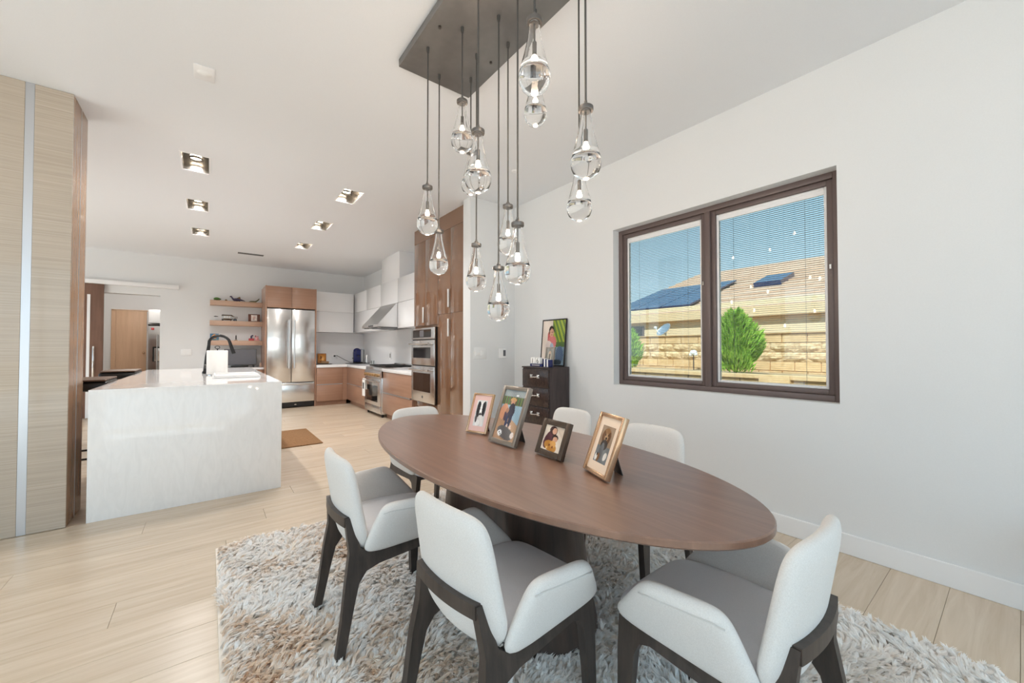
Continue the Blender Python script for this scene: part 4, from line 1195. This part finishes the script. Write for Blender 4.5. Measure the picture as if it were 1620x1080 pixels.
# ---- picture frames on the table
def easel_frame(label, a, ang, w_, h_, tilt, mf, border, matw, matcol, paint, z0=TZ, name='photo_frame', depth=.018, group='photo frames on the dining table'):
    dz_ = depth * math.sin(math.radians(tilt)) + .0005
    t = thing(name, label, 'picture frame', (a[0], a[1], z0 + dz_), math.radians(ang), group=group, local=True)
    M = Matrix.Rotation(-math.radians(tilt), 4, 'X')
    f = MB(); f.M = M; b = border
    f.box(0, b, 0, depth, .001, h_, bev=.003).box(w_ - b, w_, 0, depth, .001, h_, bev=.003).box(b, w_ - b, 0, depth, .001, b, bev=.003).box(b, w_ - b, 0, depth, h_ - b, h_, bev=.003)
    f.build('frame', mf, t)
    k = MB(); k.M = M; k.box(b * .5, w_ - b * .5, depth * .55, depth, .004, h_ - b * .5).build('backing', m_black, t)
    mx, mz = matw
    if mx > 0:
        q = MB(); q.M = M; q.box(b, w_ - b, depth * .35, depth * .55, b, h_ - b).build('passe_partout', mat('mat_board', matcol, .8), t)
    yq = depth * .33
    grid_print('print', t, [M @ Vector(p) for p in ((b + mx, yq, b + mz), (w_ - b - mx, yq, b + mz), (w_ - b - mx, yq, h_ - b - mz), (b + mx, yq, h_ - b - mz))], paint, 48, 64)
    top = M @ Vector((w_ / 2, depth, h_ * .62))
    foot = Vector((w_ / 2, top.y + h_ * .15, .001))
    hw_ = w_ * .16
    MB().add([(top.x - hw_ * .5, top.y, top.z), (top.x + hw_ * .5, top.y, top.z), (foot.x + hw_, foot.y, .0005 - dz_), (foot.x - hw_, foot.y, .0005 - dz_),
              (top.x - hw_ * .5, top.y + .004, top.z), (top.x + hw_ * .5, top.y + .004, top.z), (foot.x + hw_, foot.y + .004, .0005 - dz_), (foot.x - hw_, foot.y + .004, .0005 - dz_)],
             [(0, 1, 2, 3), (7, 6, 5, 4), (0, 4, 5, 1), (1, 5, 6, 2), (2, 6, 7, 3), (3, 7, 4, 0)]).build('easel', m_blackframe, t)
    return t
G = lambda v: (v, v, v)
p1 = painter(lambda u, v: G(int(226 - 40 * abs(u - .5))), [
    (.3, .55, .22, .42, 14, (58, 54, 56)), (.74, .62, .2, .36, -12, (66, 62, 64)), (.5, .66, .13, .32, 0, (236, 234, 232)), (.33, .70, .13, .24, 12, (48, 45, 47)), (.67, .70, .13, .24, -12, (48, 45, 47)),
    (.5, .60, .11, .34, 0, (240, 238, 236)), (.5, .46, .09, .06, 0, (60, 52, 54)), (.40, .66, .03, .02, 0, (20, 20, 20)), (.60, .66, .03, .02, 0, (20, 20, 20)), (.55, .2, .36, .22, 10, (214, 210, 208)), (.4, .12, .2, .12, 0, (236, 234, 232)), (.18, .28, .1, .16, 10, (88, 82, 84))])
def bg2(u, v):
    if v > .86: return (150, 158, 160)
    if v > .70: return (96 + int(30 * math.sin(u * 60)), 108 + int(22 * math.sin(u * 45 + 1)), 78)
    if v > .46 - .3 * (u - .5): return (150, 176, 192)
    return (186, 152, 124) if u > .55 else (176, 140, 112)
p2 = painter(bg2, [(.18, .55, .18, .16, 20, (206, 150, 120)), (.5, .80, .13, .05, 0, (196, 160, 110)), (.5, .75, .09, .06, 0, (196, 148, 122)), (.52, .58, .15, .16, 0, (64, 62, 74)), (.33, .47, .1, .11, 0, (86, 74, 88)), (.34, .58, .07, .05, 0, (170, 126, 104)),
    (.56, .38, .07, .15, -8, (58, 60, 78)), (.42, .34, .06, .14, 8, (64, 70, 96)), (.5, .24, .05, .08, 10, (214, 190, 178)), (.66, .24, .05, .07, 0, (218, 196, 182)), (.5, .14, .40, .12, -8, (104, 100, 100)), (.26, .12, .10, .06, 0, (240, 240, 240)), (.24, .13, .03, .02, 0, (30, 30, 30)), (.30, .10, .025, .02, 0, (30, 30, 30)), (.84, .12, .08, .06, 0, (232, 220, 212)), (.62, .9, .06, .02, 0, (238, 240, 240))])
p3 = painter(lambda u, v: (226, 212, 196) if u + v < 1.5 else (206, 188, 170), [(.34, .46, .24, .44, -24, (86, 48, 54)), (.44, .82, .2, .17, -20, (66, 42, 40)), (.50, .80, .11, .13, 0, (212, 164, 138)), (.60, .54, .16, .13, 0, (50, 38, 36)), (.62, .48, .12, .11, 0, (206, 156, 128)), (.46, .18, .34, .20, -18, (190, 132, 62)), (.56, .28, .16, .14, 0, (212, 156, 86)), (.40, .22, .04, .05, 0, (120, 64, 40)), (.58, .16, .04, .05, 0, (120, 64, 40)), (.3, .1, .05, .05, 0, (230, 190, 120))])
p4 = painter(lambda u, v: (156, 132, 110) if v > .45 else (118, 120, 122), [(.48, .72, .34, .22, 0, (128, 92, 62)), (.5, .85, .2, .09, 0, (152, 114, 78)), (.3, .68, .12, .18, 12, (104, 72, 48)), (.68, .68, .12, .18, -12, (104, 72, 48)), (.5, .70, .14, .1, 0, (176, 140, 104)), (.5, .66, .07, .04, 0, (42, 32, 28)), (.40, .75, .035, .022, 0, (24, 18, 16)), (.60, .75, .035, .022, 0, (24, 18, 16)), (.48, .48, .26, .14, 0, (62, 54, 50)), (.40, .30, .16, .24, -10, (102, 104, 106)), (.30, .12, .1, .12, -20, (134, 96, 66)), (.14, .12, .1, .1, 0, (226, 222, 216)), (.8, .2, .14, .1, 30, (220, 214, 206)), (.18, .2, .04, .05, 0, (40, 34, 32))])
easel_frame('slim gold frame with pink mat and a black and white dog photo', (1.236, 2.071), -71.6, .155, .243, 21, m_gold, .013, (.026, .030), (226, 190, 184), p1)
easel_frame('tall pewter frame with a lakeside photo of two people, largest on the table', (1.218, 1.798), -89.2, .224, .315, 21, m_pewter, .022, (0, 0), None, p2, depth=.024)
easel_frame('small dark bronze frame with a photo of a woman and a child', (1.257, 1.456), -94.7, .196, .172, 21, mat('dark_bronze_frame', (92, 78, 68), .25, .6), .028, (0, 0), None, p3, depth=.022)
easel_frame('gold frame with cream mat and a brown dog photo, rightmost on the table', (1.248, 1.137), -109.5, .179, .250, 21, m_gold, .016, (.028, .034), (236, 214, 192), p4, depth=.024)

# ---- chest of drawers by the wall
CX0, CX1, CY0, CY1, CTZ = 2.80, 3.104, 3.012, 3.45, 1.062
cs = thing('drawer_chest', 'narrow dark chest of drawers with embossed fronts and silver pulls', 'chest', (2.95, 3.23, 0))
MB().box(CX0 + .016, CX1, CY0, CY1, .03, CTZ - .016, bev=.002).build('body', m_darkwood, cs)
MB().box(CX0 - .002, CX1, CY0 - .002, CY1 + .002, CTZ - .016, CTZ, bev=.002).build('top', m_darkwood, cs)
nd = 5
for k in range(nd):
    z0 = .04 + k * (CTZ - .06) / nd; z1 = z0 + (CTZ - .06) / nd - .008
    d = MB().box(CX0, CX0 + .016, CY0 + .006, CY1 - .006, z0, z1, bev=.004).build('drawer', m_croc, cs)
    ym, zm = (CY0 + CY1) / 2, (z0 + z1) / 2 + .02
    hp = MB()
    for sg in (-1, 1):
        hp.ball((CX0 - .008, ym + sg * .055, zm), .008, .013, .013)
        for q in range(4):
            a = PI / 4 + q * PI / 2
            hp.ball((CX0 - .004, ym + sg * .055 + .016 * math.cos(a), zm + .016 * math.sin(a)), .005, .010, .010, 8, 6)
    hp.tube([(CX0 - .012, ym - .055, zm), (CX0 - .026, ym - .03, zm - .005), (CX0 - .026, ym + .03, zm - .005), (CX0 - .012, ym + .055, zm)], .005, 8)
    hp.build('handle', m_chrome, d)
for x in (CX0 + .03, CX1 - .03):
    for y in (CY0 + .03, CY1 - .03): MB().box(x - .02, x + .02, y - .02, y + .02, 0, .03).build('foot', m_darkwood, cs)
def bgb(u, v):
    if v > .5 and u > .45: return (96 + int(60 * (math.sin(40 * u + 26 * v) > .1)), 122 + int(50 * (math.sin(40 * u + 26 * v) > .1)), 62)
    if u > .62: return (128, 150, 166) if v < .4 else (86, 110, 60)
    return (222, 208, 196)
pb = painter(bgb, [(.36, .62, .13, .17, 0, (186, 90, 88)), (.44, .50, .2, .16, 0, (198, 112, 110)), (.30, .40, .15, .14, 0, (212, 196, 190)), (.40, .76, .125, .12, 0, (52, 40, 36)), (.41, .72, .095, .095, 0, (200, 150, 124)), (.37, .735, .015, .012, 0, (30, 22, 20)), (.45, .735, .015, .012, 0, (30, 22, 20)), (.41, .67, .03, .01, 0, (150, 80, 76)), (.46, .30, .1, .2, 10, (150, 160, 176)), (.8, .22, .16, .2, 0, (92, 112, 140)), (.7, .06, .2, .06, 0, (60, 70, 80))])
easel_frame('large thin black frame with a photo of a child under palm leaves', (3.045, 3.425), -90, .39, .53, 5, m_blackframe, .014, (0, 0), None, pb, z0=CTZ, name='portrait_frame', depth=.015, group=None)
ps = painter(lambda u, v: (150, 148, 142), [(.5, .55, .28, .3, 0, (196, 186, 170)), (.5, .5, .12, .3, 0, (110, 104, 98)), (.5, .75, .1, .09, 0, (206, 170, 148))])
easel_frame('small silver photo frame before the black portrait on the chest', (2.905, 3.205), -78, .12, .215, 12, m_pewter, .016, (0, 0), None, ps, z0=CTZ, name='silver_frame', depth=.015, group=None)
# block calendar
bc = thing('block_calendar', 'navy block calendar with white cubes showing 16 on the chest', 'calendar', (2.86, 3.27, CTZ))
MB().box(2.842, 2.90, 3.165, 3.36, CTZ + .001, CTZ + .030, bev=.002).box(2.892, 2.90, 3.165, 3.36, CTZ + .03, CTZ + .085).build('tray', m_navy, bc)
def text_mesh(s, size, m, parent, org, name):
    cu = bpy.data.curves.new('t', 'FONT'); cu.body = s; cu.size = size; cu.extrude = .0006; cu.align_x = 'CENTER'
    ob = bpy.data.objects.new('t', cu); COL.objects.link(ob)
    bpy.context.view_layer.update()
    me = bpy.data.meshes.new_from_object(ob.evaluated_get(bpy.context.evaluated_depsgraph_get()))
    bpy.data.objects.remove(ob)
    M = Matrix(((0, 0, -1, org[0]), (-1, 0, 0, org[1]), (0, 1, 0, org[2]), (0, 0, 0, 1)))
    off = parent
    while off.parent: off = off.parent
    me.transform(Matrix.Translation(-off.location) @ M)
    me.materials.clear(); me.materials.append(m)
    o = bpy.data.objects.new(name, me); COL.objects.link(o); o.parent = parent
    return o
for yy, chx in ((3.318, '1'), (3.238, '6')):
    cu_ = MB().box(2.845, 2.890, yy - .035, yy + .035, CTZ + .031, CTZ + .098, bev=.003).build('cube', m_paper, bc)
    text_mesh(chx, .075, m_cord, cu_, (2.8445, yy, CTZ + .038), 'numeral')
bxs('month_strip', m_alu, bc, 2.8405, 2.842, 3.20, 3.33, CTZ + .009, CTZ + .022)
for k, (a, m2) in enumerate(((3.136, m_paper), (3.114, m_navy), (3.092, m_paper), (3.07, m_navy))):
    MB().box(2.845, 2.895, a - .020, a, CTZ + .001, CTZ + .09 - .004 * k, bev=.0015).build('month_block', m2, bc)

# ---- chandelier
KX0, KX1, KY0, KY1, KZ = .925, 1.437, .90, 2.37, 3.03
cd = thing('chandelier', 'dark rectangular canopy hung with clear glass teardrop pendants', 'chandelier', ((KX0 + KX1) / 2, (KY0 + KY1) / 2, H - .1))
MB().box(KX0, KX1, KY0, KY1, KZ, H - .001, bev=.004).build('canopy', m_darkmetal, cd)
for (x, y) in ((.985, 1.93), (1.36, 1.98), (.985, 1.3), (1.36, 1.3)): MB().lathe([(0, -.014), (.008, -.012), (.008, 0)], (x, y, KZ), 10).build('canopy_screw', m_cap, cd)
LP = .295
# solid glass below, hollow around the bulb
outer = [(0, -LP), (.018, -LP + .002), (.036, -LP + .010), (.050, -LP + .024), (.0585, -LP + .044), (.0605, -LP + .062), (.058, -LP + .082), (.051, -LP + .110), (.0405, -LP + .150), (.032, -LP + .185), (.0255, -LP + .220), (.0215, -LP + .250), (.0205, -.028)]
inner = [(0, -LP + .082), (.030, -LP + .081), (.046, -LP + .086), (.0515, -LP + .096), (.0465, -LP + .113), (.037, -LP + .151), (.0285, -LP + .186), (.022, -LP + .221), (.018, -LP + .250), (.017, -.028)]
glass_me = None
shared = {}
def pendant(x, y, zc, sc=1.0):
    org = Vector((x, y, zc)) - cd.location
    if not shared:
        g_ = MB().lathe(outer + inner[::-1], n=36)
        g_.f = [f for f in g_.f]
        shared['glass_drop'] = g_.mesh('glass_drop', m_glass, smooth=50)
        shared['socket_cap'] = MB().lathe([(.020, -.030), (.0215, -.026), (.0285, -.026), (.030, -.022), (.030, -.010), (.028, -.008), (.012, -.007), (.011, .004), (.006, .008), (.006, .016), (0, .017)], n=24).mesh('socket_cap', m_cap)
        shared['stem'] = MB().cyl((0, 0, -.026), (0, 0, -.10), .0035, n=8).cyl((0, 0, -.10), (0, 0, -.150), .0085, n=12).mesh('stem', m_cap)
        shared['bulb'] = MB().lathe([(0, -.200), (.007, -.197), (.0115, -.188), (.013, -.176), (.010, -.160), (.007, -.150)], n=14).mesh('bulb', m_bulb)
    co = MB().cyl((x, y, zc + .012), (x, y, KZ), .0042, n=8).lathe([(.0075, -.03), (.0085, -.02), (.0085, 0)], (x, y, KZ), 10).build('pendant_cord', m_cord, cd)
    for k_, me_ in shared.items():
        o = bpy.data.objects.new(k_, me_); COL.objects.link(o); o.parent = co
        o.location = org; o.scale = (sc, sc, sc)
        if k_ == 'glass_drop': o.visible_shadow = False      # clear glass lets the bulb light through
for p in [(1.001, 2.11, 2.217), (1.16, 2.277, 2.027), (1.087, 1.86, 2.630), (1.256, 1.98, 1.893), (1.202, 1.677, 1.699), (1.352, 1.794, 2.092), (1.338, 2.178, 2.555),
          (.957, 1.495, 2.259), (1.121, 1.413, 1.848), (.962, 1.11, 2.514), (1.172, 1.043, 2.224), (1.403, 1.291, 2.167), (1.333, 1.531, 2.713)]:
    pendant(*p)

# ---- dark-legged piece cut by the right picture edge
stb = thing('side_table', 'dark-legged furniture cut off by the right edge near the baseboard', 'furniture', (2.92, -.2, 0))
MB().lathe([(0, .40), (.11, .40), (.115, .408), (.11, .416), (0, .416)], (2.96, -.16, 0), 24).build('top', m_darkwood, stb)
for k in range(3):
    a_ = math.radians(110 + 120 * k)
    MB().cyl((2.96 + .16 * math.cos(a_), -.16 + .16 * math.sin(a_), 0), (2.96 + .06 * math.cos(a_), -.16 + .06 * math.sin(a_), .40), .013, .015, 10).build('leg', m_darkwood, stb)

for o in bpy.data.objects:
    if '_local' in o: del o['_local']
